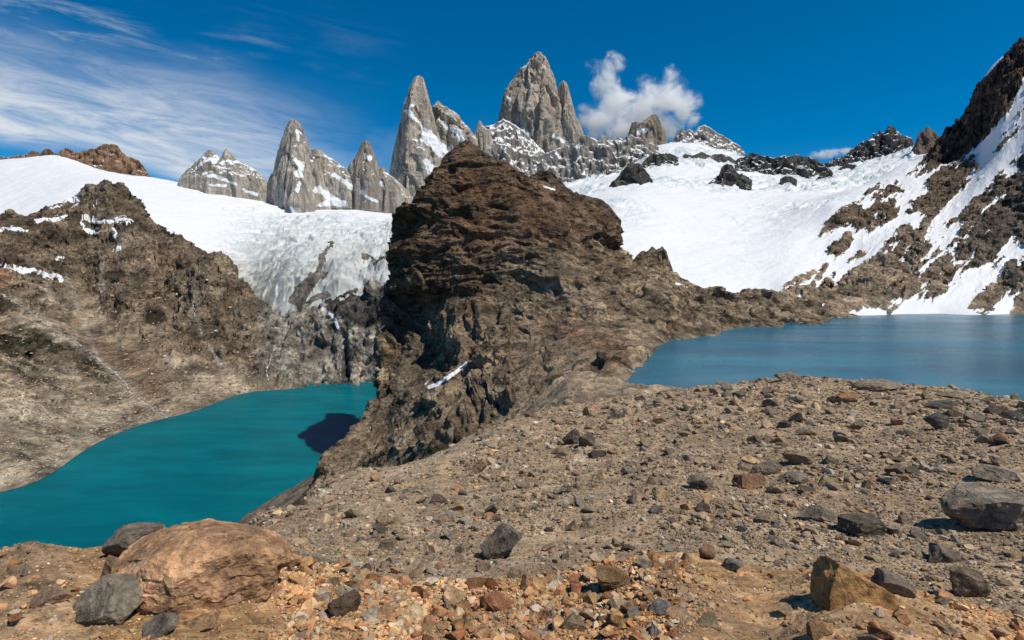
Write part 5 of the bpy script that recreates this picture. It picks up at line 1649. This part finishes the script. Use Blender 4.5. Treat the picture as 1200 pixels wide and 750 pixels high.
def clear_of(px, py, m=1.0):
    ok = np.ones(px.shape, bool)
    for cx, cy, a, b in KEEP:
        ok &= ((px - cx) / (a * m)) ** 2 + ((py - cy) / (b * m)) ** 2 > 1
    return ok


def not_sand(px, py):
    return 1 - 0.75 * sstep(polydist(px, py, [(372, 572), (470, 540), (560, 502), (620, 500), (520, 545), (420, 575)]), -10, 14)


rng = np.random.default_rng(11)
draw_g = surface_sampler(Gg, lambda px, py: not_sand(px, py) * (px > 260) * (px < 1560) * (py < 735))
rub = lambda px, py: 0.09 + 1.0 * sstep(polydist(px, py, [(330, 655), (430, 675), (560, 672), (700, 668), (800, 670), (830, 700), (740, 770), (300, 790), (340, 720)]), -25, 10) + 0.5 * sstep(px, 1060, 1160)
draw_l = surface_sampler(Gl, lambda px, py: rub(px, py) * (px > -260) * (px < 1480) * (py < 770))

NS = 62000
pts = draw_g(NS * 2, rng)
cl = 0.25 + 0.9 * sstep(fbm(pts, 3.2, 4, 0.6, 401) + 0.5 * fbm(pts, 0.9, 3, 0.6, 402), -0.35, 0.45)
pts = pts[rng.uniform(size=len(pts)) < cl][:NS]
NS = len(pts)
siz = pareto(NS, rng, 1.8, 26, 2.3)
pl = draw_l(21000, rng)
sl_ = pareto(21000, rng, 2.0, 34, 2.05)
allp = np.concatenate([pts, pl])
alls = np.concatenate([siz, sl_])
isl = np.concatenate([np.zeros(NS, bool), np.ones(21000, bool)])
px, py = proj(allp)
ok = clear_of(px, py - alls * 0.2, 1.0) | (alls < 6)
allp, alls, isl = allp[ok], alls[ok], isl[ok]
cols = np.where(isl[:, None], np.array(OCH)[rng.choice(len(OCH), len(alls), p=np.array(OCH_W) / sum(OCH_W))], np.array(PAL)[rng.choice(len(PAL), len(alls), p=np.array(PAL_W) / sum(PAL_W))])
cols = cols * rng.uniform(.78, 1.22, (len(alls), 1)) * (1 + rng.normal(0, .03, (len(alls), 3)))
px, py = proj(allp)
sel = np.argsort(-alls * np.where((px > -5) & (px < 1205) & (py < 752), 1, 0))
nbig = 300 - len(HERO) - 3
big_ids = sel[:nbig]
rest = sel[nbig:]
sizes_m = alls * allp[:, 1] / F
chips('gravel', allp[rest], sizes_m[rest], cols[rest], rng)

PROTO = []
for k in range(14):
    V = stone_shape(3, rng, 11, .30, .80, (1, rng.uniform(.65, .95), rng.uniform(.45, .75)), .03, k * 1.7, .012)
    PROTO.append(V)
TINT = [('dark', .6), ('pale', 1.6)]
for n, i in enumerate(big_ids):
    V = PROTO[n % 14]
    c = np.tile(cols[i], (len(V), 1)) * (1 + 0.2 * fbm(V, 0.5, 3, 0.6, n * .13))[:, None]
    me = mesh_from('stone', V * sizes_m[i], ICO[3][1], {'Col': c}, smooth=False)
    if isl[i]:
        lab, grp = 'small angular orange stone in the foreground rubble', 'loose orange stones on the bedrock ledge'
    else:
        lum = cols[i].mean()
        if lum < .15:
            lab = 'small dark stone scattered on the gravel slope'
        elif cols[i][0] / cols[i][2] > 1.9:
            lab = 'small rusty stone scattered on the gravel slope'
        elif lum > .25:
            lab = 'small pale stone scattered on the gravel slope'
        else:
            lab = 'small grey brown stone scattered on the gravel slope'
        grp = lab.replace('small ', '').replace(' stone ', ' stones ')
    o = link('stone', me, M_STONE, label=lab, cat='stone', group=grp)
    h = (V[:, 2].max() - V[:, 2].min()) * sizes_m[i]
    o.location = (allp[i, 0], allp[i, 1], allp[i, 2] + h * 0.17)
    o.rotation_euler = (rng.normal(0, .18), rng.normal(0, .18), rng.uniform(0, 6.28))
